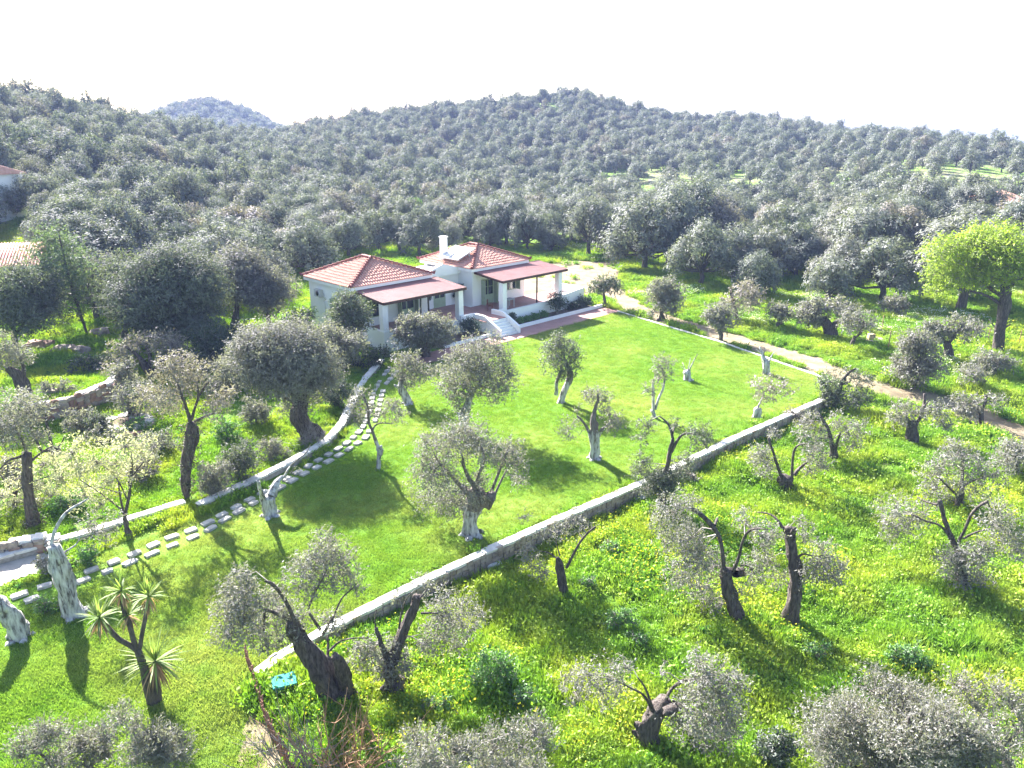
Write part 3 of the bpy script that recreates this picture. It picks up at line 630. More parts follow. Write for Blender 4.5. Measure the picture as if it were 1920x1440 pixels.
def tree(base, limbs, clumps, label, cat='olive tree', name='olive_tree', mat_='olive', dens=1., wash=0., group=None, L=.115, W=.034, ivy=None, twigmat='twig', z=None, deps=1., tw=1., up=.35, nb=.55):
    global NLEAF
    B = G(*base); root = tag(empty(name, B), label, cat, group)
    dist = math.hypot(math.hypot(*B[:2]), CAM_H - B[2]); ppm = FPX / dist
    L = max(L, 5.0 / ppm) ; W = max(W, 1.7 / ppm)
    tk = MB(); sd_ = rng.random() * 6; nodes = []
    for li, l in enumerate(parse(limbs)):
        dep = 0.
        P3 = []; r3 = []
        side_ = rng.uniform(-1, 1) * (.0 if li == 0 else 1.)
        for j, (x, y, r) in enumerate(l):
            P3.append(onpl(B, x, y, side_ * deps * j * .35 / max(1, len(l) - 1) * 2.2) - B); r3.append(r * ((.56 if r < 8 else .8) if wash else (.58 if r < 8 else .92)) / ppm)
        if li == 0:
            P3[0][2] = min(P3[0][2], 0); P3.insert(0, P3[0] - (0, 0, .25)); r3.insert(0, r3[0] * 1.3)
        big = max(r3) > .09
        p, r = smooth(P3, r3, 4 if big else 3)
        if big: p = p + np.cumsum(rng.normal(size=p.shape) * .012, 0) * (np.arange(len(p))[:, None] > 2)
        tk.tube(p, r, 14 if big else 6, 0, .3 if big else .1, att=np.where(p[:, 2] < wash, .78 if wash else 0, np.clip(.78 - (p[:, 2] - wash) * 1.2, 0, .78) if wash else 0), seed=sd_ + li)
        if li == 0 and r3[0] > .12:      # root flare
            for an in np.arange(5) * 1.26 + sd_:
                e = np.array([math.cos(an), math.sin(an), 0]); tk.tube([p[3] + e * r[1] * .3 , e * r[1] * .9 + p[1] * .5 + (0, 0, .1), e * r[1] * 1.4 + (0, 0, -.15)], [r[1] * .5, r[1] * .36, r[1] * .12], 7, 0, .2, att=np.full(3, .78 if wash else 0))
        nodes += [(p[i], r[i]) for i in range(len(p)) if i > len(p) * .35]
    NP = np.array([q[0] for q in nodes]); cr = MB(); tips = []
    for c in clumps:
        x, y, r = c[:3]; dn = c[3] if len(c) > 3 else 1.
        rm = r / ppm; dep = rng.uniform(-1, 1) * rm * 1.1 * deps
        cen = onpl(B, x, y, dep) - B
        if cen[2] < rm * .5: cen[2] = rm * .5
        rm *= 1.3; area = math.pi * rm * rm; n = int(min(5200, area / (L * W * .5) * (1.4 if wash else 1.85) * dens * min(1, dn * 1.2)))
        n = max(n, 30); NLEAF += n
        o, td, tl = clump(cr, cen, rm, n, L, W, up, nb=nb)
        # branch from the nearest wood to the clump, then shoots into it
        dd = np.linalg.norm(NP - cen, axis=1); jn = int(np.argmin(dd)); a = NP[jn]; rr = min(nodes[jn][1] * .6, max(.018, .045 * rm))
        mid = (a + cen) / 2 + np.array([0, 0, .18 * dd[jn]]) + rng.normal(size=3) * .06 * dd[jn]
        tk.tube([a, mid, cen], [rr, rr * .7, rr * .45], 4, 1)
        ns = int((8 + 12 * rm) * tw)
        for q in rng.choice(len(o), min(ns, len(o)), replace=False):
            e = o[q] + td[q] * tl[q]; m2 = (cen + o[q]) / 2 + rng.normal(size=3) * .05
            tk.tube([cen + rng.normal(size=3) * .05, m2, o[q], e], [max(.010, .35 / ppm), max(.008, .3 / ppm), max(.006, .25 / ppm), .003], 3, 1, cap=False)
    if ivy:
        for x, y, r, n in ivy:
            cen = onpl(B, x, y) - B; clump(cr, cen, r / ppm, n, .10, .06, 0, 1)
    put('trunk', tk.mesh('trunk', [M['bark' if wash else 'barkd'], M[twigmat]], 'v'), root)
    if cr.n: put('crown', cr.mesh('crown', [M[mat_], M['ivy']], 'v'), root)
    return root
def E(cx, cy, rx, ry, n=None, f=.42, dn=1., j=3):
    """ellipse of clumps (photo pixels)"""
    out = []; n = n or max(5, int(rx * ry / (min(rx, ry) ** 2) * 11)); r = min(rx, ry) * f
    for i in range(n):
        a = i * 2.39996; q = math.sqrt((i + .5) / n)
        out.append((cx + (rx - r * .8) * q * math.cos(a) + random.uniform(-j, j), cy + (ry - r * .8) * q * math.sin(a) + random.uniform(-j, j), r * random.uniform(.8 - j * .03 + .09, 1.15 + j * .03 - .09), dn))
    return out
def C(s): return [tuple(float(x) for x in q.split(',')) for q in s.split()]

GL = 'pollarded olives on the lawn'
tree((885, 1003), '885,1003,21 880,975,17 890,945,25 893,918,24|912,945,16 922,928,14|885,930,9 855,905,6 825,870,5 818,860,3|893,918,8 877,890,6 868,865,5 866,850,3|893,915,7 896,890,5 912,860,5 900,840,3|918,930,6 930,900,5 945,860,4 955,835,3|925,935,5 935,910,4 950,880,3',
     C('820,845,32 845,822,24 802,900,28 830,935,36 868,942,30 880,812,28 905,845,30 868,835,28 960,845,20 966,875,20 880,922,26 793,870,18 935,860,16 830,890,26 800,830,15 900,900,16 975,905,12'), 'large many-limbed olive with split whitewashed trunk beside the retaining wall', wash=1.0, group=GL)
tree((870, 808), '870,808,11 868,790,12 864,782,14 872,768,9 878,745,8 885,735,6 897,720,5 900,700,4 898,680,3|868,780,10 862,776,8|885,737,5 870,725,3 858,718,2|897,722,4 915,728,3 930,728,2',
     C('900,665,32 870,682,28 850,712,26 868,738,26 843,730,18 915,700,32 942,720,26 925,737,22 955,700,14 930,652,20 945,668,16 860,757,16 890,695,28 850,670,14 880,720,22'), 'wide bushy olive on a crooked white trunk between the paving and the lawn centre', wash=2.4, group=GL)
tree((1052, 755), '1052,755,8 1058,735,8 1065,715,8 1070,700,8 1062,680,6|1043,740,7 1045,720,6 1052,700,6 1055,685,4', C('1035,665,20 1050,650,22 1070,655,18 1042,685,20 1068,692,16 1080,670,12 1050,640,12 1048,632,7 1030,650,12 1058,705,10'), 'round dark olive on two white trunks near the middle of the lawn', wash=1.1, group=GL, mat_='olive_dark')
tree((1115, 860), '1115,860,13 1117,840,12 1115,820,13 1115,803,10 1112,790,8 1118,765,5 1122,750,4 1120,740,2|1108,825,6 1103,808,5 1095,793,4 1082,782,3.5|1122,818,6 1130,803,5|1130,805,3 1140,795,2', C('1120,745,16 1105,742,12 1135,745,11 1143,778,11 1147,800,14,.7 1158,790,12,.7 1067,805,18,.35 1060,815,12,.35 1085,768,7,.5 1135,770,8'), 'whitewashed olive with a forked trunk and a small topknot, its shadow reaching the wall', wash=1.3, group=GL)
tree((1228, 783), '1228,783,7 1225,768,7|1225,768,5 1225,742,5 1224,725,4 1225,712,3|1228,768,5 1235,745,4 1244,730,4 1246,712,3', C('1242,690,15,.6 1246,706,13,.6 1236,710,11,.6 1214,735,11,.6 1252,680,10,.6 1240,672,8,.5'), 'slender white olive with two upright prongs and thin grey foliage on the far lawn', wash=3, group=GL)
tree((1290, 713), '1290,713,9 1288,702,9 1286,695,9|1292,695,2.5 1301,676,2 1308,664,1.2|1285,694,1.5 1280,680,.8|1290,693,1.5 1295,670,.8|1284,695,1.5 1277,686,.8', [], 'short white olive stump with bare shoots at the far end of the lawn', wash=1.5, group=GL, cat='tree stump', name='olive_stump')
tree((1437, 701), '1437,701,8 1436,683,9 1430,670,7 1428,661,5 1424,650,2|1440,683,4 1446,668,2.4 1452,660,1.3|1427,663,2 1418,655,1|1430,668,2 1436,652,1', [], 'jagged bare white olive stump near the thin white lawn edging', wash=2, group=GL, cat='tree stump', name='olive_stump')
tree((1419, 783), '1419,783,9 1419,764,9|1420,765,3.5 1428,750,2.5 1432,735,1.8', C('1425,727,17,.4 1445,720,15,.4 1470,725,15,.4 1455,737,14,.4 1410,715,10,.3 1432,745,12,.4 1480,740,8,.3'), 'white stump with a pinkish wispy crown close to the corner of the lawn', wash=1.0, group=GL, mat_='olive_dry')
tree((708, 880), '708,880,7 708,860,7 712,845,8 704,835,6 698,815,5 690,795,5 688,780,4.5 685,760,4 680,745,3|697,812,4 702,797,3 715,792,2.5 735,795,1.8|712,845,5 715,836,4', C('690,765,15,.6 665,780,16,.6 660,760,12,.6 680,742,13 735,768,16,.7 750,778,13,.7 740,755,11,.6 702,775,10,.6 655,792,10,.4 720,775,10,.6 672,798,9,.4'), 'tall thin olive with a bent white trunk between the stepping stones and the lawn', wash=1.3, group=GL)
tree((764, 757), '764,757,11 757,740,10 751,726,8 752,712,7|748,728,6 741,723,5', C('770,685,20 755,682,17 785,697,17 775,712,16 802,702,14 817,697,11 750,702,13 762,722,9 765,672,9'), 'small round olive on a leaning white trunk next to the stepping stones', wash=1.3, group=GL)
tree((508, 966), '508,967,17 506,945,15 508,928,17|508,930,11 515,912,9 525,898,7 535,893,5|495,940,9 488,920,6 483,903,5|533,894,3.5 540,880,3 549,869,2.4 562,859,2 576,848,1.6 582,834,1', C('548,885,10,.15'), 'squat white olive stump with a thin arching branch beside the stepping stones', wash=2, group=GL, cat='tree stump', name='olive_stump')
tree((145, 1152), '145,1153,20 133,1130,18 122,1100,18 112,1070,19 107,1045,16 102,1025,11|97,1022,5 100,1000,5 110,980,5 120,965,5 136,952,4 155,942,3 166,934,1.6|113,1040,4 130,1030,3 145,1020,2 150,1005,1.2|100,1030,7 92,1018,5', C('185,1000,20,.35 168,982,18,.3 200,1015,13,.3 215,975,14,.25'), 'thick leaning white olive trunk with one long bare arm near the pale path', wash=4, group=GL, deps=.6)
tree((36, 1196), '38,1197,19 31,1175,18 20,1155,17 8,1140,16 -5,1128,13 -25,1120,10', [], 'stout white leaning olive stump cut by the left edge', wash=3, group=GL, cat='tree stump', name='olive_stump')
# left side
tree((590, 822), '592,824,24 573,802,17 562,782,19 560,765,17 563,750,13|575,800,10 566,780,9 572,760,7|562,755,8 540,725,6 520,700,4|565,755,8 580,725,6 590,700,4|560,760,7 555,710,5 550,670,3|560,760,5 515,735,4 495,700,3',
     E(540, 685, 98, 72, 26, .46) + C('545,765,20 572,760,18 605,728,20 480,640,24 465,660,20 500,722,20 530,628,16 625,712,14 452,640,12'), 'massive old olive with twisted trunk and broad silvery crown by the curving wall', 'olive tree', nb=.8, up=.8, L=.16, W=.04)
tree((350, 936), '350,937,7 348,900,9 350,870,11 354,840,12 359,810,13 360,790,9|357,790,6 350,765,5 342,745,4 335,722,3|360,785,5 366,762,4 373,745,4 370,722,2.5|372,745,3 385,722,3 398,712,2|365,790,5 385,780,4 402,775,3',
     C('330,700,24,.6 308,692,18,.6 360,702,22,.6 345,728,20,.6 302,748,22,.6 272,748,18,.6 318,762,18,.6 400,770,18,.6 415,752,16,.6 425,738,12,.6 340,672,14,.5 385,700,14,.5'), 'tall tree with bramble-wrapped trunk and grey wiry crown at the low wall gap', ivy=[(350, 905, 12, 300), (352, 870, 15, 420), (356, 835, 16, 420), (360, 805, 18, 420), (350, 925, 9, 150)], mat_='olive_dry')
tree((292, 712), '292,712,11 276,690,8 262,668,6 246,656,4 236,650,2.5|280,692,6 282,665,5 273,650,3|285,700,6 300,680,4 318,660,3', C('226,652,13,.6 258,645,16,.6 290,640,16,.6 318,645,18,.7 335,655,16,.7 240,690,14,.5 215,700,18,.6 300,665,14,.6 340,680,14'), 'straggly olive with pale bare limbs above the stone bench', mat_='olive_dry')
tree((64, 988), '65,990,12 58,960,10 54,920,8 52,880,8 50,845,8|52,850,5 35,858,4 15,862,3 0,880,2|50,848,4 42,825,3 25,800,2|52,870,4 75,850,3 100,835,2', C('20,780,26,.7 55,772,22,.6 30,812,22,.7 72,822,16,.5 0,800,18,.7 40,755,16,.5 5,830,16,.5'), 'dark ivy-clad trunk near the left edge with a grey crown over the stone border', ivy=[(64, 975, 14, 300), (60, 945, 13, 260), (55, 910, 11, 200)])
tree((108, 856), '108,858,13 98,842,9|98,842,5 91,812,4 84,780,4 79,748,3|100,842,4 76,850,4 65,815,4 50,790,3|98,845,3 115,835,2.5 120,820,2|80,770,2 65,740,1.5|80,760,2 95,740,1.2', C('25,745,14,.4 60,752,13,.4 90,760,10,.3'), 'bare-armed olive in front of the left dry stone wall', deps=.5)
tree((52, 742), '52,744,13 40,718,11 28,695,10 12,690,7|42,715,7 46,690,5 40,668,4', C('20,672,18,.8 45,665,16,.7 10,650,16 -15,670,20'), 'grey forked olive behind the dry stone wall at the left edge')
tree((30, 670), '30,672,8 28,640,7 25,610,6|28,630,4 50,600,3', E(45, 565, 62, 62, 16, .45), 'dark blue-green rounded olive at the left edge above the grass clearing', mat_='olive_dark')
tree((166, 632), '166,632,4 156,605,4 146,580,4 136,550,4 126,515,3 116,480,3 108,440,1.5', C('100,450,22,.7 122,478,26,.7 150,500,22,.7 88,500,24,.7 142,540,20,.7 108,560,22,.6 95,585,22,.6 150,590,12,.5 78,470,20,.7 110,520,24,.7 165,560,14,.6 70,530,18,.6'), 'tall slanting pine with a thin trunk and airy pale needles left of the big olives', 'pine tree', 'pine_tree', 'pine', L=.16, W=.02)
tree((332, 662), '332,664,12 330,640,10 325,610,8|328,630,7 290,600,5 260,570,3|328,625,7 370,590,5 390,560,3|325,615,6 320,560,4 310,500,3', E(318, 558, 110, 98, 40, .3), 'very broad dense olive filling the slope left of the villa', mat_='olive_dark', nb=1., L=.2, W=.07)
tree((440, 618), '440,620,9 442,600,8 445,570,6', E(452, 520, 62, 58, 18, .42), 'large grey-green olive between the very broad one and the villa end wall', nb=.9, L=.18, W=.06)
tree((232, 642), '232,644,9 235,620,7 240,590,6', E(238, 545, 48, 66, 16, .42), 'narrow tall olive squeezed against the left side of the very broad olive', mat_='olive_dark')
tree((505, 612), '505,614,7 503,590,6 500,565,4', E(500, 548, 52, 48, 14, .42), 'round grey olive behind the end wall of the villa')
tree((200, 690), '200,692,4 205,680,3', C('215,668,16,.5 195,690,14,.4 235,660,14,.4'), 'low wispy shrub on the bank left of the bare limbs', 'shrub', 'shrub')
tree((655, 668), '655,670,7 655,640,6 655,610,5', E(655, 596, 42, 52, 16, .42), 'dark upright olive leaning against the left corner of the villa', mat_='olive_dark')
tree((632, 700), '632,702,7 630,680,6 628,660,4', E(622, 652, 62, 42, 16, .44) + C('665,648,20'), 'loose grey olive below the villa end wall, behind the massive old olive')
tree((797, 668), '797,670,10 797,650,8 795,630,6', E(792, 622, 62, 38, 22, .46), 'dome-shaped silvery olive in front of the left pergola')
tree((245, 790), '245,792,8 243,775,7 240,762,6', C('258,745,24,.7 228,747,18,.6 292,752,18,.6 270,728,14,.5 250,765,14,.6'), 'low grey olive growing out of the round pale stone bench')
BL = 'blossoming trees at the left'
tree((242, 1008), '242,1010,8 236,988,7 232,968,5 237,945,4.5 239,915,4 242,880,4 243,850,2.5|232,965,3.5 226,935,3 222,905,2|238,935,2.5 220,895,2 190,870,1.3|240,905,2.5 265,870,1.6 285,850,1|233,960,2.5 190,925,1.8 150,900,1.2|224,925,2 180,910,1.3 140,915,1',
     C('235,838,26,.3 180,868,28,.3 135,850,24,.3 205,905,26,.3 262,850,22,.3 112,895,24,.3 160,930,24,.3 215,870,22,.3 290,838,18,.25 150,880,22,.3 245,880,16,.3 190,945,18,.25'), 'slim blossoming tree with pale yellow-green sprays beside the low grey wall', 'blossoming tree', 'almond_tree', 'blossom', group=BL, tw=2.4)
tree((28, 960), '28,962,5 30,930,4 40,895,3 55,870,2|30,930,3 10,900,2 -10,880,1.5|32,920,2.5 70,900,1.8 100,890,1', C('60,915,24,.3 28,945,22,.3 95,930,22,.3 30,900,20,.3 82,870,20,.3 5,930,20,.3 60,955,18,.25 110,870,16,.25'), 'low blossoming tree with pale sprays at the far left edge', 'blossoming tree', 'almond_tree', 'blossom', group=BL, tw=2.4)
# right side, beyond the track and in the field
GR = 'olives along the dirt track'
GF = 'pruned olives in the flowering field'
tree((1135, 576), '1135,577,6 1134,562,5 1132,550,4', E(1135, 535, 33, 20, 10, .5), 'small dark mushroom-shaped olive at the end of the paving', group=GR, mat_='olive_dark')
tree((1240, 600), '1240,601,8 1240,588,7 1240,575,5', E(1245, 553, 36, 34, 14, .42) + C('1262,580,11 1228,585,10'), 'grey olive with a swollen base standing right beside the start of the track', group=GR)
tree((1352, 639), '1352,640,7 1350,624,7 1345,610,5|1350,624,4 1358,605,3', E(1347, 595, 34, 26, 12, .42), 'small olive between the lawn edging and the dirt track', group=GR)
tree((1384, 604), '1384,606,6 1378,580,5 1372,555,5 1370,540,4', C('1392,555,18 1410,570,15 1402,545,15 1375,575,14 1418,555,12 1360,570,12'), 'olive with a bare topped stem rising over its crown beyond the track', group=GR, mat_='olive_dry')
tree((1461, 619), '1456,620,6 1458,605,5|1468,619,6 1465,605,5', E(1462, 585, 26, 20, 9, .5), 'low ball-like olive on twin short trunks beyond the track', group=GR)
tree((1562, 634), '1562,635,13 1555,612,10 1545,596,8|1560,615,8 1572,600,6', E(1521, 588, 32, 28, 12, .45) + C('1575,580,16 1590,592,15 1560,575,15 1598,580,12'), 'stout olive with a ribbed trunk and a drooping left crown beyond the track', group=GR)
tree((1594, 656), '1592,657,7 1600,640,6 1604,630,5|1602,634,4 1616,622,3.5 1620,602,2.5', C('1600,610,17 1618,600,15 1590,600,13 1632,615,10'), 'small leaning olive in the white-flowered grass', group=GR)
tree((1780, 676), '1780,677,8 1778,655,8 1775,640,7|1778,645,5 1792,625,4 1804,612,2.5|1776,645,5 1765,632,3', E(1755, 622, 34, 20, 9, .5) + C('1812,620,18 1832,618,15 1800,608,14'), 'wide olive with a crown in two wings in front of the lime-green tree', group=GR)
tree((1713, 732), '1713,733,6 1715,716,7 1708,705,4|1716,718,4 1724,705,3', E(1716, 690, 52, 28, 14, .5) + E(1722, 648, 38, 26, 10, .5), 'tall two-tiered silvery olive right of the dirt track', group=GR)
tree((1866, 712), '1866,713,7 1866,695,7 1866,680,5', E(1862, 680, 42, 20, 10, .5), 'flat-topped dark olive near the right edge below the lime-green tree', group=GR)
tree((1836, 733), '1836,734,5 1843,722,4 1848,712,3', C('1822,706,15 1835,700,12 1812,698,11'), 'very small olive leaning right under the flat-topped one', group=GR)
tree((1872, 662), '1872,663,9 1876,620,9 1882,580,9 1885,550,9 1880,530,7|1884,560,6 1860,542,5 1840,528,4 1815,520,3|1884,548,6 1902,530,4 1925,518,3|1881,575,5 1850,552,4 1820,545,3|1880,535,5 1870,500,4 1855,470,3|1884,540,5 1905,490,4|1876,625,3 1862,610,2 1855,598,1|1878,618,3 1895,608,2', E(1848, 488, 108, 64, 30, .29, .75, 8) + C('1765,545,16 1790,520,16 1750,520,14'), 'tall lime-green tree in fresh leaf at the right edge', 'tree', 'leafy_tree', 'lime')
tree((1711, 831), '1711,832,10 1710,808,11 1708,790,9|1712,805,7 1725,783,5 1733,760,5 1735,737,4|1733,762,3 1742,750,2|1702,795,7 1699,776,4', C('1690,778,15 1715,778,13,.8 1750,776,15,.7 1770,790,12,.6 1680,787,12,.7 1775,805,9,.5 1695,760,9,.6 1760,765,9,.6'), 'thick-trunked olive with one tall sawn prong beside the track', group=GF)
tree((1840, 801), '1840,802,6 1840,785,7 1840,770,5 1848,755,4 1849,742,3|1836,775,3 1830,757,2 1820,742,1.3', C('1805,755,16,.7 1820,776,14,.7 1865,756,13,.7 1798,770,11,.6 1835,755,10,.6'), 'small forked olive standing on the verge of the track at the right', group=GF)
tree((1565, 772), '1565,773,7 1568,750,6 1575,733,6 1576,715,5 1590,700,4 1604,691,3|1576,722,4 1592,716,2.5', E(1560, 742, 24, 20, 8, .5) + C('1605,748,16 1617,742,13 1556,715,15 1600,708,15 1582,762,12 1625,716,9 1540,722,9'), 'dark dense olive right at the outer corner of the lawn wall', group=GF, mat_='olive_dark')
tree((1562, 866), '1562,867,9 1563,847,8 1556,826,6 1552,806,5 1541,786,4 1530,773,4|1566,845,5 1571,825,3.5 1576,812,3', C('1590,815,20,.5 1610,805,15,.5 1520,790,15,.6 1508,806,15,.6 1547,822,14,.5 1572,792,15,.5 1600,835,12,.4 1535,805,12,.5'), 'leaning olive with see-through foliage in the field near the wall end', group=GF)
tree((1477, 919), '1477,920,14 1473,905,15 1478,894,15|1465,895,6 1458,870,5 1450,845,4 1442,822,3.5|1485,892,5 1486,865,4 1489,840,4 1500,833,2 1512,832,1.5|1490,892,6 1498,875,5 1511,864,3', C('1430,866,18,.8 1424,850,14,.7 1450,814,10 1530,860,18,.7 1526,840,15,.6 1540,876,12,.5 1520,882,10,.5 1440,882,13,.8 1510,820,10,.5'), 'olive with three bare prongs on a short swollen stump beside the yellow flowers', group=GF)
tree((1243, 962), '1241,963,9 1240,935,8 1243,905,8 1250,880,7 1257,850,7 1262,825,6|1262,828,5 1258,805,4 1250,790,3 1236,780,2|1258,848,6 1270,825,5 1281,812,4 1297,813,2.5|1262,812,3 1264,798,3', E(1238, 908, 40, 30, 12, .46) + C('1310,816,18,.8 1320,832,14,.8 1212,800,14,.6 1203,822,12,.5 1204,866,16,.7 1290,862,15,.8 1275,882,17,.9 1200,884,14,.7 1268,795,9,.6'), 'crooked dark olive growing in front of the middle of the garden wall', group=GF, mat_='olive_dark')
tree((1057, 1126), '1057,1127,10 1057,1100,9 1056,1080,10 1052,1062,9 1050,1045,7|1062,1065,5 1072,1045,4.5 1085,1020,4 1100,1000,4 1116,988,4|1045,1048,3 1030,1036,2 1013,1033,1.2|1050,1042,2.5 1043,1020,1.5 1041,1000,.8|1092,1010,2 1085,998,1.2', C('1000,1062,17,.6 1018,1076,12,.6 985,1040,14,.5 1045,1000,16,.35 1090,990,14,.35 1010,1000,12,.35 985,970,9,.5 1062,985,14,.35 1075,975,10,.35'), 'Y-shaped olive with a blackened trunk and hardly any leaves just below the wall', group=GF)
tree((1386, 1170), '1388,1172,14 1377,1140,13 1366,1110,13 1362,1082,13 1368,1066,11|1358,1072,7 1355,1040,6 1351,1010,6 1336,985,7 1316,965,7 1296,953,6 1284,950,3|1375,1070,6 1386,1045,5 1390,1020,4 1400,997,4 1415,990,3 1440,993,1.5|1378,1076,9 1392,1072,9|1340,985,4 1345,972,4|1388,1060,3 1405,1060,2 1418,1080,1.2',
     C('1262,960,26,.6 1288,945,18,.5 1240,985,18,.5 1295,1010,26,.6 1250,1020,18,.5 1290,1055,28,.6 1268,1085,20,.6 1312,1100,22,.6 1335,1060,22,.6 1322,1125,16,.6 1400,975,18,.5 1412,1060,18,.5 1422,1092,16,.4 1432,1002,16,.5 1310,1045,20,.6 1390,1110,14,.4 1350,1135,14,.5'), 'big dark-limbed olive with a hooked upper bough in the flowering field', group=GF)
tree((1478, 1176), '1475,1178,17 1482,1150,16 1490,1122,13 1488,1092,11 1492,1062,12 1483,1040,10 1478,1012,10 1476,990,11|1468,990,5 1455,970,3.5 1440,962,2.5 1420,960,1.5|1490,1052,5 1505,1036,3 1522,1043,2 1542,1042,1.5|1484,1000,6 1488,992,5|1496,1060,3 1500,1080,1.6', C('1545,1060,22,.7 1560,1078,17,.6 1527,1072,18,.7 1512,1003,14,.5 1540,1028,14,.5 1450,1000,16,.5 1430,1022,16,.5 1455,1085,15,.5 1500,975,10,.4 1575,1060,10,.4 1440,1050,14,.5 1510,1095,12,.4'), 'tall blackened column-like olive trunk with side tufts next to the hooked bough', group=GF)
tree((1802, 1108), '1803,1110,10 1800,1080,9 1796,1050,9 1788,1025,7 1776,995,6 1765,965,6 1758,934,6|1788,1022,5 1778,1000,4 1760,982,3 1735,978,3 1712,965,2|1757,946,3.5 1738,942,3 1720,932,2|1797,1015,5 1806,1000,4 1812,985,4 1820,965,4 1836,948,4 1852,940,4|1850,940,2 1859,955,1.5|1806,1010,3 1830,997,2.4 1850,993,1.8',
     C('1805,1062,26 1800,1090,20 1825,1045,20 1785,1050,16 1680,962,24,.5 1700,985,20,.5 1680,1002,18,.5 1730,962,18,.4 1870,962,20,.5 1890,1000,24,.5 1900,1030,20,.5 1862,985,15,.5 1852,1030,15,.5 1835,1090,16,.6 1660,980,14,.4'), 'large spreading olive with a sawn black prong toward the right edge of the field', group=GF)
tree((1792, 961), '1792,962,9 1795,942,8 1800,915,5 1802,880,4 1800,850,3|1800,918,3.5 1815,905,3 1835,898,2.4 1851,893,1.6|1796,930,4 1775,910,2.5 1760,895,1.6', C('1795,850,20,.6 1755,892,20,.6 1772,870,16,.6 1840,880,20,.5 1870,892,17,.5 1750,920,18,.6 1800,905,18,.6 1832,922,16,.5 1780,942,14,.6 1815,860,14,.5 1780,838,12,.4'), 'fluffy grey olive behind the one with the sawn black prong', group=GF)
tree((1905, 900), '1905,902,7 1905,880,6 1900,865,4', E(1905, 855, 38, 30, 9, .45, .6), 'olive half cut by the right edge where the track leaves the picture', group=GF)
tree((1222, 1400), '1222,1402,23 1213,1372,20 1225,1347,18 1240,1330,18 1256,1320,14|1190,1358,7 1203,1362,11 1218,1372,15|1186,1372,6 1200,1376,10 1215,1385,12|1225,1340,6 1218,1320,5 1205,1300,4 1186,1292,3 1160,1278,2|1226,1336,5 1216,1305,4 1208,1285,3 1195,1270,2|1248,1312,6 1258,1292,5 1275,1278,5 1300,1272,4 1320,1275,4 1332,1286,3|1262,1314,4 1285,1325,3 1296,1346,2|1270,1325,9 1250,1335,9',
     C('1330,1268,24,.8 1352,1300,28,.8 1320,1342,30,.9 1288,1372,24,.9 1362,1350,26,.8 1380,1282,18,.6 1300,1310,22,.8 1352,1385,22,.8 1312,1405,22,.8 1262,1352,14,.7 1310,1240,16,.5 1100,1268,22,.5 1080,1300,18,.5 1140,1265,20,.5 1172,1250,16,.4 1130,1302,20,.5 1060,1272,14,.4 1160,1290,14,.4 1240,1260,12,.3'), 'low contorted olive with claw-like roots and an arching limb near the bottom edge', group=GF)
tree((630, 1312), '634,1313,33 622,1285,27 608,1255,25 590,1230,21 571,1205,17 556,1185,14 549,1165,11|650,1300,18 643,1262,14 636,1240,12 628,1228,8|612,1248,6 616,1220,5 614,1190,3|618,1220,4 635,1202,3 660,1196,2.5 690,1196,1.5|555,1172,7 541,1135,6 525,1110,5 508,1092,5 497,1090,3|550,1168,6 520,1150,5 495,1142,5|496,1145,4 495,1182,3.5|578,1142,3 590,1110,3 605,1085,2.5 613,1068,1.5|626,1155,3 640,1120,2.5 660,1105,2 668,1094,1.2|600,1180,5 580,1150,3.5|605,1190,5 626,1155,3|620,1310,12 600,1318,6',
     C('440,1108,22,.9 428,1150,22 460,1132,26 482,1180,26 432,1190,20,.8 520,1152,22 556,1165,22 540,1192,18 570,1080,26,.8 608,1055,26,.8 640,1040,20,.7 610,1010,15,.7 652,1072,20,.7 590,1102,18,.6 620,1165,18 668,1102,14,.5 460,1080,14,.8 500,1212,14 455,1165,20 515,1118,14 590,1050,18,.7 625,1095,14,.5'), 'hefty dark olive leaning left over the near end of the garden wall', group=GF)
tree((748, 1294), '750,1296,24 736,1277,16 726,1252,12 740,1230,12 752,1205,11 762,1177,10 775,1150,9 785,1130,9 786,1117,8|728,1240,9 716,1205,7 706,1180,6|705,1182,3 702,1165,2.5 706,1143,1.5|748,1178,3 752,1150,3 760,1125,2 771,1112,1.4|790,1150,4 815,1148,3 832,1156,1.5|786,1122,3 800,1106,1.6|745,1285,14 722,1290,9 712,1294,5|758,1285,14 772,1290,9',
     C('742,1240,20,1.2 722,1262,16 700,1215,18,.8 682,1235,18,.7 742,1210,15 760,1252,13 820,1190,24,.8 852,1170,22,.7 880,1182,16,.6 800,1212,16,.7 832,1130,22,.5 870,1142,20,.5 860,1212,14,.6 792,1095,14,.5 900,1152,13,.4 740,1120,10,.3 715,1240,15 670,1215,12,.6 830,1160,18,.6'), 'olive with a dark hollow prong and silvery skirts right of the leaning one', group=GF)
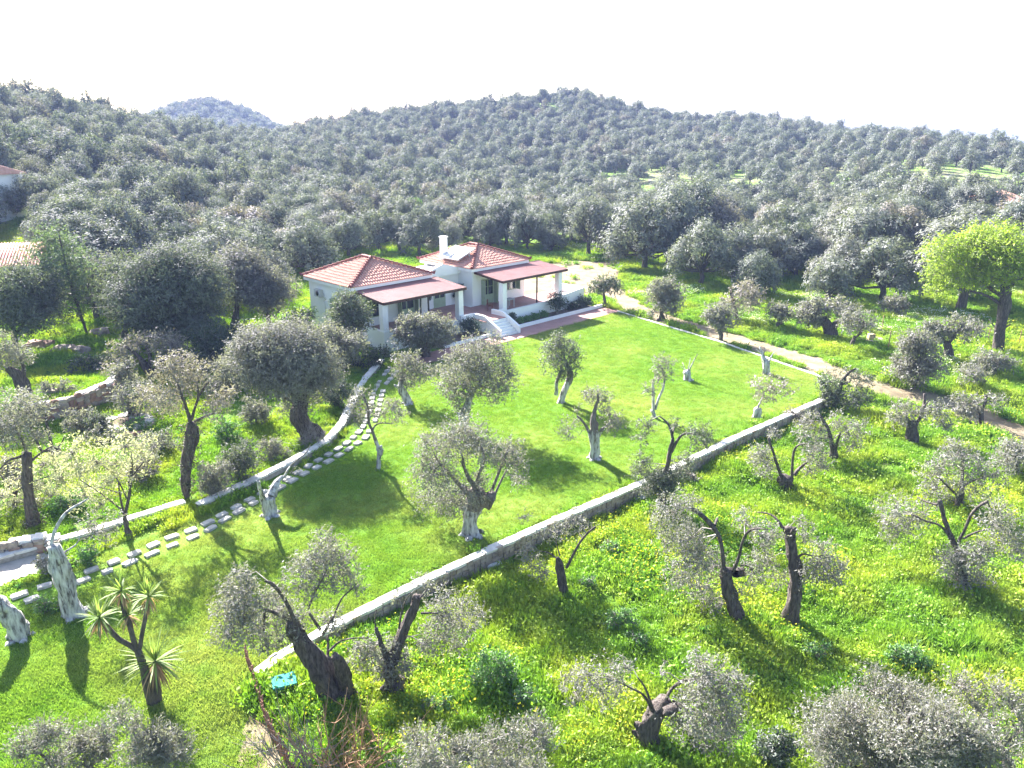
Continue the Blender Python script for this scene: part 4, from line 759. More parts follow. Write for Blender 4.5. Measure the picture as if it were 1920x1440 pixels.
# foreground crowns cut by the lower edge
GB = 'olive crowns at the bottom edge'
tree((1700, 1600), '1700,1602,20 1700,1560,18 1690,1500,14|1690,1520,10 1620,1450,6 1560,1420,4|1695,1510,10 1760,1430,6 1800,1380,4|1695,1510,8 1700,1420,6 1700,1340,3|1690,1530,8 1830,1470,5 1890,1440,4', E(1690, 1410, 180, 95, 34, .30, .7, 16) + C('1640,1300,24,.6 1690,1310,20,.6 1590,1345,22,.6 1540,1400,24,.6 1845,1420,30,.7'), 'wide feathery grey olive crown cut by the bottom edge at the right', group=GB, up=1.4, tw=3., nb=.3, L=.1, W=.02, twigmat='twig')
tree((1905, 1480), '1905,1482,10 1895,1440,9 1880,1400,6 1862,1370,4 1850,1350,2|1880,1400,4 1905,1375,3 1930,1360,2|1870,1385,3 1835,1330,2.5 1820,1300,1.5', C('1800,1290,20,.4 1830,1330,20,.4 1870,1300,18,.4 1900,1330,20,.4 1860,1360,18,.3 1785,1320,16,.35 1895,1395,20,.4 1925,1370,20,.4'), 'thin wiry olive in the lower right corner', group=GB, up=1.4, tw=3., nb=.3, L=.1, W=.02, twigmat='twig')
tree((930, 1560), '930,1562,12 925,1520,10 915,1480,8|915,1485,5 850,1440,3|915,1485,5 980,1430,3', E(885, 1445, 160, 62, 20, .34, .55, 12) + C('1000,1375,20,.5 1020,1395,20,.5 960,1375,16,.4 780,1395,20,.5 820,1385,14,.4'), 'upright wispy olive shoots at the bottom edge centre', group=GB, up=1.4, tw=3., nb=.3, L=.1, W=.02, twigmat='twig')
tree((120, 1500), '120,1502,8 110,1470,7 95,1435,5 75,1420,3', E(130, 1415, 110, 38, 12, .42, .5, 10) + C('60,1400,22,.4 200,1385,20,.5 100,1380,18,.4'), 'grey olive crown in the lower left corner', group=GB, up=1.4, tw=3., nb=.3, L=.1, W=.02, twigmat='twig')
tree((300, 1490), '300,1492,7 300,1460,5 298,1430,3', E(300, 1410, 58, 48, 10, .46, .5) + C('230,1352,20,.4 250,1370,15,.4'), 'wispy grey olive shoots below the yucca', group=GB, up=1.4, tw=3., nb=.3, L=.1, W=.02, twigmat='twig')
def bare(base, label, fan, mt, n=26, hgt=2.2):
    B = G(*base); root = tag(empty('bare_shrub', B), label, 'shrub'); mb = MB()
    for _ in range(n):
        a = rng.uniform(-1, 1) * 1.2; d = np.array([math.sin(a) * .9 + fan[0], rng.uniform(-.5, .5), rng.uniform(.6, 1.)]); L = hgt * rng.uniform(.6, 1.1); p = [np.array([rng.normal() * .35, rng.normal() * .2, 0])]
        for k in range(5): d = d + rng.normal(size=3) * .16; p.append(p[-1] + d / np.linalg.norm(d) * L / 5)
        mb.tube(p, np.linspace(.022, .006, 6), 4, 0)
        for k in (2, 3, 4):
            for _2 in range(2):
                dd = d + rng.normal(size=3) * .7; mb.tube([p[k], p[k] + dd * .22, p[k] + dd * .42 + (0, 0, .06)], [.012, .008, .003], 3, 0, cap=False)
    put('branches', mb.mesh('branches', M[mt]), root)
bare((640, 1475), 'leafless shrub with orange-brown twigs at the bottom edge', (.1, 0), 'redtwig', 34, 2.3)
bare((560, 1460), 'tangle of pale dry twigs beside the stake fence', (0, 0), 'twig', 22, 1.6)
bare((585, 838), 'small dry twiggy bush on the curving low wall', (0, 0), 'twig', 26, 1.0)

# yucca
B = G(288, 1318); yr = tag(empty('yucca', B), 'branching yucca with spiky heads and brown dead leaves in the lower left of the lawn', 'yucca')
dist = math.hypot(math.hypot(*B[:2]), CAM_H); ppm = FPX / dist; tk = MB()
for l in parse('288,1320,15 276,1282,12 270,1250,10 258,1217,8|258,1220,7 240,1207,6 222,1199,6 203,1178,6 190,1162,5|256,1216,6 250,1200,6 243,1172,6 240,1158,5|246,1180,5 232,1150,5 228,1120,5|262,1215,5 266,1190,5 272,1160,5 278,1130,5|296,1316,10 294,1285,9 290,1260,8'):
    p, r = smooth([onpl(B, x, y) - B for x, y, _ in l], [q[2] * .68 / ppm for q in l], 3); tk.tube(p, r, 8, 0, .12)
put('stem', tk.mesh('stem', [M['bark2']]), yr)
def blades(mb, c, n, Ln, Wd, lo, hi, droop):
    for _ in range(n):
        a = rng.uniform(0, 2 * math.pi); e = rng.uniform(lo, hi); d = np.array([math.cos(a) * math.cos(e), math.sin(a) * math.cos(e), math.sin(e)]); s = np.array([-math.sin(a), math.cos(a), 0]); L = Ln * rng.uniform(.7, 1.1); p = [c]
        for k in range(3): p.append(p[-1] + d * L / 3); d = d - np.array([0, 0, droop]); d /= np.linalg.norm(d)
        w_ = [.5, 1, .7, .05]; v = []
        for q, ww in zip(p, w_): v += [q - s * Wd * ww * .5, q + s * Wd * ww * .5]
        mb.add(v, [(0, 1, 3, 2), (2, 3, 5, 4), (4, 5, 7, 6)], 0, False, rng.random())
for x, y, sc in ((187, 1158, 1.), (228, 1108, .9), (241, 1152, .8), (278, 1118, .9), (291, 1240, 1.5)):
    c = onpl(B, x, y) - B; g_ = MB(); blades(g_, c, int(40 * sc), .72 * sc, .06, -.3, 1.45, .16); put('leaf_head', g_.mesh('leaf_head', M['yucca'], 'v'), yr)
    g_ = MB(); blades(g_, c - (0, 0, .05), int(34 * sc), .62 * sc, .05, -1.35, -.5, .3); put('dead_leaves', g_.mesh('dead_leaves', M['yuccadead'], 'v'), yr)

# shrubs
def shrub(base, cx, cy, rx, ry, label, m_='shrub', n=None, dn=1.4, cat='bush', group=None):
    return tree(base, '%d,%d,3 %d,%d,2' % (base[0], base[1], base[0], base[1] - 6), E(cx, cy, rx * 1.1, ry * 1.1, (n or 9) + 3, .36, dn, 7), label, cat, 'bush', m_, group=group, L=.09, W=.05)
def hshrub(a, b, z, r, h, label, m_='shrub', cat='bush', cl=9, group=None):
    w_ = hw(a, b); root = tag(empty('bush', (w_[0], w_[1], z)), label, cat, group); tk = MB(); cr = MB()
    for k in range(cl):
        an = k * 2.4; q = math.sqrt((k + .5) / cl); c = np.array([math.cos(an) * r * .6 * q, math.sin(an) * r * .6 * q, h * rng.uniform(.35, .78)])
        clump(cr, c, r * .5, 420, .11, .06); tk.tube([(0, 0, 0), c * .6, c], [.035, .025, .012], 5)
    put('stems', tk.mesh('stems', M['twig']), root); put('foliage', cr.mesh('foliage', M[m_], 'v'), root)
hshrub(9.3, 2.7, .15, 1.05, 2.0, 'large blackish bush in front of the right terrace wall')
hshrub(3.4, 2.75, .15, .5, 1.1, 'small dark bush against the right stair wall')
hshrub(13.1, 2.8, .15, .85, .95, 'low dark bush at the far end of the flower bed')
hshrub(11.6, 2.8, .15, .5, .7, 'small dark bush in the bed under the white garden wall', cl=6)
hshrub(-1.3, 2.6, .15, .95, 1.5, 'round glossy dark bush left of the stairs')
hshrub(-.95, 8.6, T, .42, 2.3, 'tall potted dark plant left of the recessed door', cl=9)
hshrub(2.75, 8.6, T, .42, 2.4, 'climbing dark plant at the corner right of the recessed door', cl=9)
for k, a in enumerate((4.6, 5.5, 6.5, 7.6)):
    hshrub(a, 2.75, .12, .5, .42, ('low green bed plant nearest the right stair wall', 'second low green bed plant from the right stair wall', 'third low green bed plant from the right stair wall', 'low green bed plant closest to the large blackish bush')[k], 'mallow', cl=4, group='low green plants in the flower bed')

SH = [((150, 812), 150, 792, 34, 22, 'grey-green bush at the foot of the dry stone wall, left of the stone bench', 'olive'),
 ((190, 815), 188, 798, 22, 20, 'rounded bush touching the left side of the stone bench', 'olive_dark'),
 ((110, 745), 108, 728, 36, 16, 'pale leafy bush behind the dry stone wall', 'olive'),
 ((255, 810), 255, 800, 18, 12, 'dark green bush under the round stone bench', 'mallow'),
 ((200, 835), 200, 822, 60, 18, 'spreading pale bush with reddish stones behind it', 'olive'),
 ((395, 935), 400, 900, 34, 30, 'bushy grey-green shrub right of the bramble-covered trunk', 'olive'),
 ((445, 905), 445, 868, 38, 34, 'big loose bush outside the curving low wall', 'olive_dark'),
 ((505, 862), 505, 845, 32, 20, 'grey bush left of the massive old olive', 'olive'),
 ((425, 830), 425, 810, 26, 20, 'dark green bush in the meadow left of the massive old olive', 'mallow'),
 ((630, 765), 630, 740, 34, 28, 'dark ivy-like bush between the massive old olive and the curving wall', 'shrub'),
 ((425, 740), 425, 715, 34, 40, 'tall grey-green bush above the bare patch of earth', 'olive'),
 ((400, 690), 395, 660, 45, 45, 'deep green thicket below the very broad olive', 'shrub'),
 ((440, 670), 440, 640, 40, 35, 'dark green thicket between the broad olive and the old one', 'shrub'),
 ((700, 690), 700, 668, 38, 22, 'black-green bush at the foot of the villa corner column', 'shrub'),
 ((105, 1075), 100, 1058, 30, 18, 'grey wispy bush growing over the pale path', 'olive'),
 ((165, 1060), 165, 1045, 24, 16, 'green bush between the leaning trunk and the stepping stones', 'mallow'),
 ((85, 1150), 82, 1138, 22, 12, 'bright leafy clump left of the leaning white trunk', 'mallow'),
 ((115, 1145), 118, 1135, 12, 9, 'small bright leafy clump at the root of the leaning white trunk', 'mallow'),
 ((930, 1300), 930, 1262, 52, 36, 'biggest dark broad-leaved bush in the lower middle of the field', 'mallow'),
 ((985, 1330), 985, 1315, 30, 20, 'dark broad-leaved bush just above the bottom olive shoots', 'mallow'),
 ((1140, 1045), 1145, 1030, 22, 14, 'leafy dark bush right of the Y-shaped olive', 'mallow'),
 ((1100, 1108), 1102, 1095, 22, 14, 'leafy dark bush behind the Y-shaped olive foot', 'mallow'),
 ((1160, 1180), 1165, 1160, 32, 18, 'broad-leaved bush in the clearing below the Y-shaped olive', 'mallow'),
 ((1190, 1210), 1195, 1198, 24, 14, 'shiny leafy bush just above the claw-rooted olive', 'mallow'),
 ((1700, 1255), 1700, 1235, 40, 24, 'grey-green broad-leaved bush above the wide feathery crown', 'mallow'),
 ((1460, 1440), 1455, 1405, 42, 34, 'dark glossy bush left of the wide feathery crown', 'shrub'),
 ((1535, 1240), 1530, 1222, 26, 14, 'leafy bush in the shade of the blackened column trunk', 'mallow'),
 ((1680, 595), 1680, 575, 30, 18, 'low grey shrub under the lime-green tree branches', 'olive'),
 ((1285, 905), 1290, 893, 26, 14, 'reddish-brown dry bush against the field side of the wall', 'olive_dry'),
 ((1490, 800), 1490, 785, 26, 14, 'brown bramble bush against the wall near its far end', 'olive_dry'),
 ((820, 1340), 820, 1325, 40, 18, 'dense green weed mound below the hollow-pronged olive', 'mallow')]
SH += [((480, 800), 480, 775, 30, 24, 'grey scrub beside the bare earth, nearest the massive old olive', 'olive'),
 ((300, 850), 300, 832, 40, 22, 'low grey scrub in the meadow right of the stone bench', 'olive'),
 ((275, 900), 270, 880, 34, 24, 'pale loose scrub behind the slim blossoming tree', 'olive_dry'),
 ((165, 700), 165, 685, 40, 18, 'dark scrub on the grass bank behind the dry stone wall end', 'shrub'),
 ((230, 770), 232, 700, 20, 22, 'small grey sapling above the end of the dry stone wall', 'olive'),
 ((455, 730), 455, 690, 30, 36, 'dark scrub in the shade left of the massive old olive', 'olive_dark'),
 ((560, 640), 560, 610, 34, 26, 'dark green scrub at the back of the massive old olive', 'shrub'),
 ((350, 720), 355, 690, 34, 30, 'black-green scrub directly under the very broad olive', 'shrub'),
 ((20, 900), 20, 880, 34, 20, 'pale weedy scrub at the left edge above the low blossoming tree', 'olive_dry'),
 ((130, 960), 130, 945, 40, 18, 'yellow-green scrub between the two blossoming trees', 'mallow'),
 ((640, 690), 640, 675, 34, 20, 'dark scrub below the loose grey olive', 'shrub')]
for b_, cx, cy, rx, ry, lb, mt in SH: shrub(b_, cx, cy, rx, ry, lb, mt)

# ---------------------------------------------------------------- small things
# stake fence
fb = np.array([flat(*p, -.2) for p in [(462, 1242), (478, 1290), (492, 1335), (512, 1385), (535, 1430), (560, 1490)]]); q, n = ribbon(fb, .062); c0 = q[0]
fr_ = tag(empty('stake_fence', (*c0, 0)), 'low rolled fence of thin reddish wooden stakes at the bottom edge', 'fence')
stk = [MB().tube([(0, 0, -.3), (0, 0, .2), (0, 0, .5)], [.026, .026, .02], 6).mesh('stake', M['rust']) for _ in range(1)]
for p in q[:230]:
    o = put('stake', stk[0], fr_, (*(p - c0), float(terr(*p)) + rng.normal() * .03)); o.rotation_euler = (rng.normal() * .06, rng.normal() * .06, 0); o.scale = (1, 1, rng.uniform(.85, 1.25))
part('wire', MB().tube([(*(p - c0), float(terr(*p)) + .33) for p in q[::4]], .008, 4), M['steel'], fr_)
p = G(535, 1297); t = tag(empty('plastic_cover', p, .4), 'turquoise plastic box cover lying in the weeds beside the hefty dark olive', 'cover')
part('lid', MB().prism([(-.34, -.26), (.34, -.28), (.36, .24), (.3, .28), (-.3, .28), (-.36, .22)], .38, .44), M['teal'], t); part('box', MB().prism([(-.30, -.22), (.30, -.24), (.30, .22), (-.30, .22)], -.1, .379), M['teal'], t)
for px_1, py_1, lb in ((1200, 927, 'pale loose stone block at the foot of the garden wall, beside the crooked olive'), (926, 1053, 'pale loose stone block at the foot of the garden wall, above the Y-shaped olive')):
    p = G(px_1, py_1); o = put('stone_block', COP[1], None, (p[0], p[1], p[2] + .1), .3); o.scale = (.55, .3, .25); tag(o, lb, 'stone')
# round stone seat
p = G(242, 800); t = tag(empty('stone_bench', p), 'round bench of big pale slabs under a low grey olive', 'stone bench')
for k in range(9):
    a = k * .698; o = put('slab', SLB[k % 5], t, (1.1 * math.cos(a) * rng.uniform(.8, 1.2), .95 * math.sin(a) * rng.uniform(.8, 1.2), .26 + rng.uniform(0, .1)), a + 1.57 + rng.normal() * .3); o.scale = (.85 * rng.uniform(.7, 1.2), .6 * rng.uniform(.7, 1.2), .12)
for k in range(14):
    a = k * .449; o = put('stone', STN[k % 4], t, (1.35 * math.cos(a), 1.15 * math.sin(a), .1), a + 1.57); o.scale = (.55, .3, .4)
part('bed', MB().prism([(1.1 * math.cos(a), .9 * math.sin(a)) for a in np.arange(10) * .628], -.1, .34), M['brownearth'], t)
for k, (x, y, s, lb, mt) in enumerate([(74, 655, 1.5, 'large reddish boulder in the grass at the left edge', 1), (120, 662, 1.3, 'dark boulder right of the reddish one', 0), (152, 662, 1.1, 'half-hidden dark boulder farthest right of the three at the left', 0), (188, 628, 1.2, 'black rounded boulder at the foot of the slanting pine', 0), (100, 744, 1.0, 'grey stone lying on the dry stone wall terrace', 0), (248, 822, .8, 'orange-red boulder below the round stone bench', 1), (1882, 585, .7, 'grey boulder near the right edge in the shade', 0), (1918, 682, .6, 'dark stone at the right edge beside the flat-topped olive', 0)]):
    p = G(x, y); o = put('boulder', STN[4 if mt else k % 4], None, (p[0], p[1], p[2] + s * .15), k * 1.3); o.scale = (s, s * .7, s * .6); tag(o, lb, 'boulder')
# well
p = G(1632, 640); t = tag(empty('stone_well', p), 'small round stone well head with an ochre block on top', 'well')
for k in range(10):
    a = k * .628; o = put('stone', STN[k % 4], t, (.75 * math.cos(a), .75 * math.sin(a), .12), a + 1.57); o.scale = (.5, .3, .3)
part('block', MB().prism([(-.25, -.2), (.25, -.2), (.22, .22), (-.25, .2)], .1, .62), noisemat('ochre_block', (.42, .30, .17), (.5, .38, .24), 3), t)
part('slab', MB().prism([(.6 * math.cos(a), .6 * math.sin(a)) for a in np.arange(10) * .628], -.1, .14), M['slab'], t)
# wire fence
wf = [G(*p) for p in [(1565, 590), (1652, 625), (1665, 655), (1752, 640), (1850, 650), (1908, 655), (1990, 660)]]
t = tag(empty('wire_fence', wf[0]), 'thin wire fence on rusty posts in the shade below the lime-green tree', 'fence')
for p in wf: put('post', MB().tube([(0, 0, -.2), (0, 0, .8), (0, 0, 1.5)], .035, 6).mesh('post', M['rust']), t, p - wf[0])
for h in (.4, .8, 1.2): part('wire', MB().tube([p - wf[0] + (0, 0, h) for p in wf], .009, 4), M['steel'], t)
# neighbouring houses
def cottage(px_, py_, rz, sx, sy, hh, rh, label, wl='white', dz=0):
    p = G(px_, py_); t = tag(empty('house', (p[0], p[1], p[2] + dz), rz), label, 'house')
    part('wall', MB().box(-sx, sx, -sy, sy, -1.5, hh), M[wl], t)
    rf = part('roof', MB().add([(-sx - .4, -sy - .4, hh + .01), (sx + .4, -sy - .4, hh + .01), (sx + .4, sy + .4, hh + .01), (-sx - .4, sy + .4, hh + .01), (-sx - .4, 0, hh + rh), (sx + .4, 0, hh + rh)], [(0, 1, 5, 4), (2, 3, 4, 5), (0, 4, 3, 3), (1, 2, 5, 5), (0, 3, 2, 1)]), M['tile'], t)
    r = MB(); L = math.hypot(sy + .4, rh)
    for s in (-1, 1):
        for x in np.arange(-sx - .3, sx + .4, .24):
            a = np.array([x, s * (sy + .4), hh + .03]); b = np.array([x, 0, hh + rh + .03]); r.tube([a, (a + b) / 2, b], .085, 6)
    part('roof_tiles', r, M['tile'], rf, kind='stuff')
    for x in (-sx * .5, sx * .5):
        f = part('window', MB().box(x - .5, x + .5, -sy - .05, -sy - .002, 1, 2.2), M['green'], t); part('pane', MB().box(x - .4, x + .4, -sy - .06, -sy - .051, 1.1, 2.1), M['glass'], f)
    part('eave_board', MB().box(-sx - .41, sx + .41, -sy - .46, -sy - .41, hh - .15, hh + .02), M['white'], t)
cottage(-30, 545, R(20), 5.2, 3.6, 2.4, 1.5, 'low cottage with a pale red tiled roof at the left edge among the trees', dz=.2)
cottage(-88, 405, R(-15), 6.2, 5., 4.6, 1.6, 'white house with a red roof half hidden on the left slope', dz=.2)
cottage(1856, 412, R(40), 3., 3., 2.8, 1.2, 'orange-red roof peeping out of the olives at the right', dz=0)
p = G(1162, 470); t = tag(empty('shed', p, R(20)), 'small shed with a whitish sheet roof among the olives behind the yard', 'shed')
part('wall', MB().box(-2, 2, -1.5, 1.5, -.2, 1.9), M['coping'], t); part('roof', MB().prism([(-2.3, -1.8), (2.3, -1.8), (2.3, 1.8), (-2.3, 1.8)], [1.9, 1.9, 2.4, 2.4], [2.0, 2.0, 2.5, 2.5]), M['panel'], t)

# ---------------------------------------------------------------- scatters (geometry nodes, real geometry instanced on points)
def protos(name, meshes):
    c = bpy.data.collections.new(name)
    for k, me in enumerate(meshes): c.objects.link(bpy.data.objects.new(name, me))
    return c
def scatter(name, pts, rz, sc_, coll, label=None, cat=None, group=None, tilt=None):
    me = bpy.data.meshes.new(name); n = len(pts); me.vertices.add(n); me.vertices.foreach_set('co', np.asarray(pts, np.float32).ravel())
    a = me.attributes.new('rot', 'FLOAT_VECTOR', 'POINT'); rv = np.zeros((n, 3), np.float32); rv[:, 2] = rz
    if tilt is not None: rv[:, :2] = tilt
    a.data.foreach_set('vector', rv.ravel())
    a = me.attributes.new('scl', 'FLOAT', 'POINT'); a.data.foreach_set('value', np.asarray(sc_, np.float32))
    ng = bpy.data.node_groups.new(name, 'GeometryNodeTree'); ng.interface.new_socket('Geometry', in_out='INPUT', socket_type='NodeSocketGeometry'); ng.interface.new_socket('Geometry', in_out='OUTPUT', socket_type='NodeSocketGeometry')
    N = ng.nodes; gi = N.new('NodeGroupInput'); go = N.new('NodeGroupOutput'); ci = N.new('GeometryNodeCollectionInfo'); ci.inputs['Collection'].default_value = coll
    ci.inputs['Separate Children'].default_value = True; ci.inputs['Reset Children'].default_value = True
    ip = N.new('GeometryNodeInstanceOnPoints'); ip.inputs['Pick Instance'].default_value = True
    r1 = N.new('GeometryNodeInputNamedAttribute'); r1.data_type = 'FLOAT_VECTOR'; r1.inputs['Name'].default_value = 'rot'
    e2 = N.new('FunctionNodeEulerToRotation')
    s1 = N.new('GeometryNodeInputNamedAttribute'); s1.data_type = 'FLOAT'; s1.inputs['Name'].default_value = 'scl'
    l = ng.links.new; l(gi.outputs[0], ip.inputs['Points']); l(ci.outputs[0], ip.inputs['Instance']); l(r1.outputs[0], e2.inputs[0]); l(e2.outputs[0], ip.inputs['Rotation']); l(s1.outputs[0], ip.inputs['Scale']); l(ip.outputs[0], go.inputs[0])
    o = put(name, me); mo = o.modifiers.new('scatter', 'NODES'); mo.node_group = ng
    return tag(o, label, cat, group, 'stuff')
def tuft(n, h, w_, spread, lean=.5):
    mb = MB(); c = np.stack([rng.normal(size=n) * spread, rng.normal(size=n) * spread, np.zeros(n)], 1); d = rdir(n) * lean; d[:, 2] = 1
    leaves(mb, c, d, h * rng.uniform(.6, 1.2, n), w_); return mb
LT = protos('lawn_tuft', [tuft(46, .085, .016, .11, .8).mesh('lawn_tuft', M['grass'], 'v') for _ in range(5)])
def weedclump(kind):
    mb = MB(); n = 90
    if kind == 'leafy':
        c = rng.normal(size=(n, 3)) * (.14, .14, .07) + (0, 0, .12); c[:, 2] = np.abs(c[:, 2]); leaves(mb, c, rdir(n, .4), .10, .05)
        t = tuft(30, .3, .02, .12, .5); mb.v += t.v; mb.f += [f + mb.n for f in t.f]; mb.m += t.m; mb.sm += t.sm; mb.a += t.a; mb.n += t.n
        return mb
    if kind == 'flower':
        mb = weedclump('leafy'); m_ = 5; c = rng.normal(size=(m_, 3)) * (.17, .17, .03) + (0, 0, .34)
        for k in range(3): leaves(mb, c, rdir(m_, .1) * (1, 1, .3), .036, .032, 1)
        return mb
    if kind == 'white':
        mb = weedclump('leafy'); m_ = 7; c = rng.normal(size=(m_, 3)) * (.17, .17, .03) + (0, 0, .3)
        for k in range(3): leaves(mb, c, rdir(m_, .1) * (1, 1, .3), .045, .04, 1)
        return mb
    if kind == 'grass': return tuft(80, .34, .02, .12, .55)
    if kind == 'mallow':
        c = rdir(70, .5) * (.26, .26, .3) * rng.uniform(.5, 1, 70)[:, None]; c[:, 2] = np.abs(c[:, 2]); leaves(mb, c, rdir(70, .2), .15, .13); return mb
WD = protos('weed', [weedclump('leafy').mesh('weed', M['weed'], 'v') for _ in range(3)] + [weedclump('grass').mesh('weed', M['weed'], 'v') for _ in range(2)])
YF = protos('flower', [weedclump('flower').mesh('flower', [M['weed'], M['yellow']], 'v') for _ in range(3)])
WF = protos('white_flower', [weedclump('white').mesh('white_flower', [M['weed'], M['whitef']], 'v') for _ in range(2)])
ML = protos('mallow', [weedclump('mallow').mesh('mallow', M['mallow'], 'v') for _ in range(3)])
def samp(n, x0, x1, y0, y1): return rng.uniform(x0, x1, n), rng.uniform(y0, y1, n)
def tdist(x, y, pl): return np.abs(side(x, y, np.asarray(pl))[0])
HB = [tuple(hw(*c)) for c in ((-9.1, -.35), (15.1, -.35), (15.1, 14.8), (-9.1, 14.8))]
# lawn
x, y = samp(150000, -26, 26, 12, 74); D = np.hypot(x, y)
k = lawnmask(x, y) & (rng.random(len(x)) < np.clip(26 / D, .25, 1)) 
d2 = np.full(len(x), 9.)
for s in range(0, len(STEPQ), 40):
    qq = STEPQ[s:s + 40]; d2 = np.minimum(d2, np.hypot(x[:, None] - qq[None, :, 0], y[:, None] - qq[None, :, 1]).min(1))
k &= (d2 > .30); x, y = x[k], y[k]
near = sm((34 - np.hypot(x, y)) / 14) * sm((2 - x) / 12)
sc_ = rng.uniform(.6, 1.25, len(x)) * (.85 + .8 * near * (0.5 + .5 * vnoise(x, y, 1.1, 7))) * (1 + np.clip(np.hypot(x, y) - 35, 0, 40) / 60)
scatter('lawn_grass', np.stack([x, y, terr(x, y) - .004], 1), rng.uniform(0, 6.28, len(x)), sc_, LT, 'short bright green mown grass of the lawn', 'grass')
# meadow outside the lawn
x, y = samp(330000, -60, 62, 10, 108); D = np.hypot(x, y); z = terr(x, y); qx, qy, qk = topx(x, y, z)
ok = (qx > -250) & (qx < 2170) & (~lawnmask(x, y)) & (~inpoly(x, y, HB)) & (side(x, y, TRX)[2] > 0)
ok &= (tdist(x, y, TRX) > np.interp(x, [5, 14, 60], [1.9, 1.1, 2.1]) * (1 + .25 * vnoise(x, y, 1.2, 3))) & (tdist(x, y, WALL) > .33)
kbm = np.minimum(tdist(x, y, KERB), tdist(x, y, KERB2)); ok &= kbm > .26
for pl in ([(985, 520), (1000, 500), (1060, 488), (1150, 492), (1175, 520), (1150, 548), (1120, 552), (1085, 560), (1040, 560)], [(-200, 1105), (-30, 1048), (95, 1030), (118, 1040), (90, 1072), (30, 1092), (-100, 1150)]):
    ok &= ~inpoly(x, y, [tuple(G(*p)[:2]) for p in pl]) | (rng.random(len(x)) < .03)
def blot(px_, py_, r, st=1.):
    g_ = G(px_, py_); return st * np.exp(-((x - g_[0]) ** 2 + (y - g_[1]) ** 2) / r ** 2)
soil = np.clip(vnoise(x, y, 2.7, 5), 0, 1) * .45 + blot(1690, 885, 1.2) + blot(1650, 880, 1) + blot(1850, 860, 2.2, .8) + blot(470, 780, 2.3) + blot(430, 770, 1.8) + blot(1790, 1240, .8) + blot(1550, 1245, .8) + blot(1150, 1130, 1.) + blot(1090, 1330, .8) + blot(470, 1370, 1.1) + blot(500, 1420, 1.) + blot(640, 790, 1.3) + blot(100, 600, 3, .7)
ok &= rng.random(len(x)) > np.clip(soil * 1.05 - .12, 0, .93)
ok &= rng.random(len(x)) < np.clip(30 / D, .22, 1)
x, y, z, D = x[ok], y[ok], z[ok], D[ok]
fieldside = (-side(x, y, WALL)[0] > 0) & (y < 62)
pf = fieldside * np.clip(.05 + 1.3 * vnoise(x, y, 3.5, 8), 0.02, .9) * .42
pm = np.clip(vnoise(x, y, 1.9, 11) - .1, 0, 1) * .45 * (D < 62); pw = (x > 8) & (y > 45) & (vnoise(x, y, 3, 12) > .35)
u = rng.random(len(x)); isf = u < pf; ism = (~isf) & (rng.random(len(x)) < pm); isw = (~isf) & (~ism) & pw & (rng.random(len(x)) < .5); isg = ~(isf | ism | isw)
hfac = np.where(fieldside, 1.15, .85) * (1 + .55 * vnoise(x, y, 1.4, 4)) * (1 + np.clip(D - 35, 0, 60) / 70)
for nm, mk, cl_, lb in (('meadow_weeds', isg, WD, 'bright green meadow grass and weeds around the garden'), ('yellow_flowers', isf, YF, 'yellow-flowering weeds in the field below the garden wall'), ('broad_leaved_weeds', ism, ML, 'darker broad-leaved weeds in patches through the meadow'), ('white_flowers', isw, WF, 'white-flowering weeds beyond the dirt track')):
    scatter(nm, np.stack([x, y, z - .02], 1)[mk], rng.uniform(0, 6.28, mk.sum()), (rng.uniform(.6, 1.3, len(x)) * hfac * (.75 if cl_ is ML else 1))[mk], cl_, lb, 'weeds' if nm != 'meadow_weeds' else 'grass')

# ---------------------------------------------------------------- the olive wood
def wood_tree(seed, w_=3.1, h=5.2, nl=6500, style=0, lf=(.34, .125)):
    """crown of many leafy lobes on a forked trunk; returns crown mesh builder and trunk mesh builder"""
    global rng
    old = rng; rng = np.random.default_rng(seed); cr = MB(); tk = MB()
    nb = rng.integers(15, 22); base = np.array([0, 0, h * .24]); lobes = []
    th = rng.uniform(0, 6.28)
    for k in range(nb):
        a = k * 2.4 + th + rng.normal() * .3; q = math.sqrt((k + .5) / nb); rr = rng.uniform(.55, 1.2) * (1.05 if style != 2 else .8)
        el = 1 - q ** 2.2
        c = np.array([math.cos(a) * w_ * .78 * q, math.sin(a) * w_ * .78 * q, h * (.40 + .44 * el) + rng.normal() * h * .06]); lobes.append((c, rr))
        if q > .55 and rng.random() < .7: lobes.append((c * (1.0, 1.0, .68) + rng.normal(size=3) * .2, rr * .85))
    tot = sum(r * r for _, r in lobes)
    for c, r in lobes:
        n = int(nl * r * r / tot); clump(cr, c, r, n, lf[0], lf[1], .4, 0, .8, 6, 1.)
        if rng.random() < .8: tk.tube([base, (base + c) / 2 + rng.normal(size=3) * .2 - (0, 0, .1), c], [.11, .075, .03], 5, 0)
    tk.tube([(0, 0, -.4), (0, 0, .15), (rng.normal() * .1, rng.normal() * .1, h * .16), base], [.34, .27, .22, .2], 9, 0, .2)
    rng = old; return cr, tk
KINDS = []
for sd, w_, h, nl, st in ((1, 3.1, 5.2, 7000, 0), (2, 2.5, 4.4, 6000, 0), (3, 3.6, 5.6, 9000, 0), (4, 2.3, 5.9, 6000, 1), (5, 3.2, 4.4, 6500, 0), (6, 2.1, 3.8, 3400, 2), (7, 3.0, 6.2, 7000, 0), (8, 2.9, 5.0, 4200, 2)):
    cr, tk = wood_tree(sd, w_, h, int(nl * 1.7), st, (.25, .085)); KINDS.append((cr.mesh('crown', M['forest'], 'v'), tk.mesh('trunk', M['bark2'], None), h))
MER = []
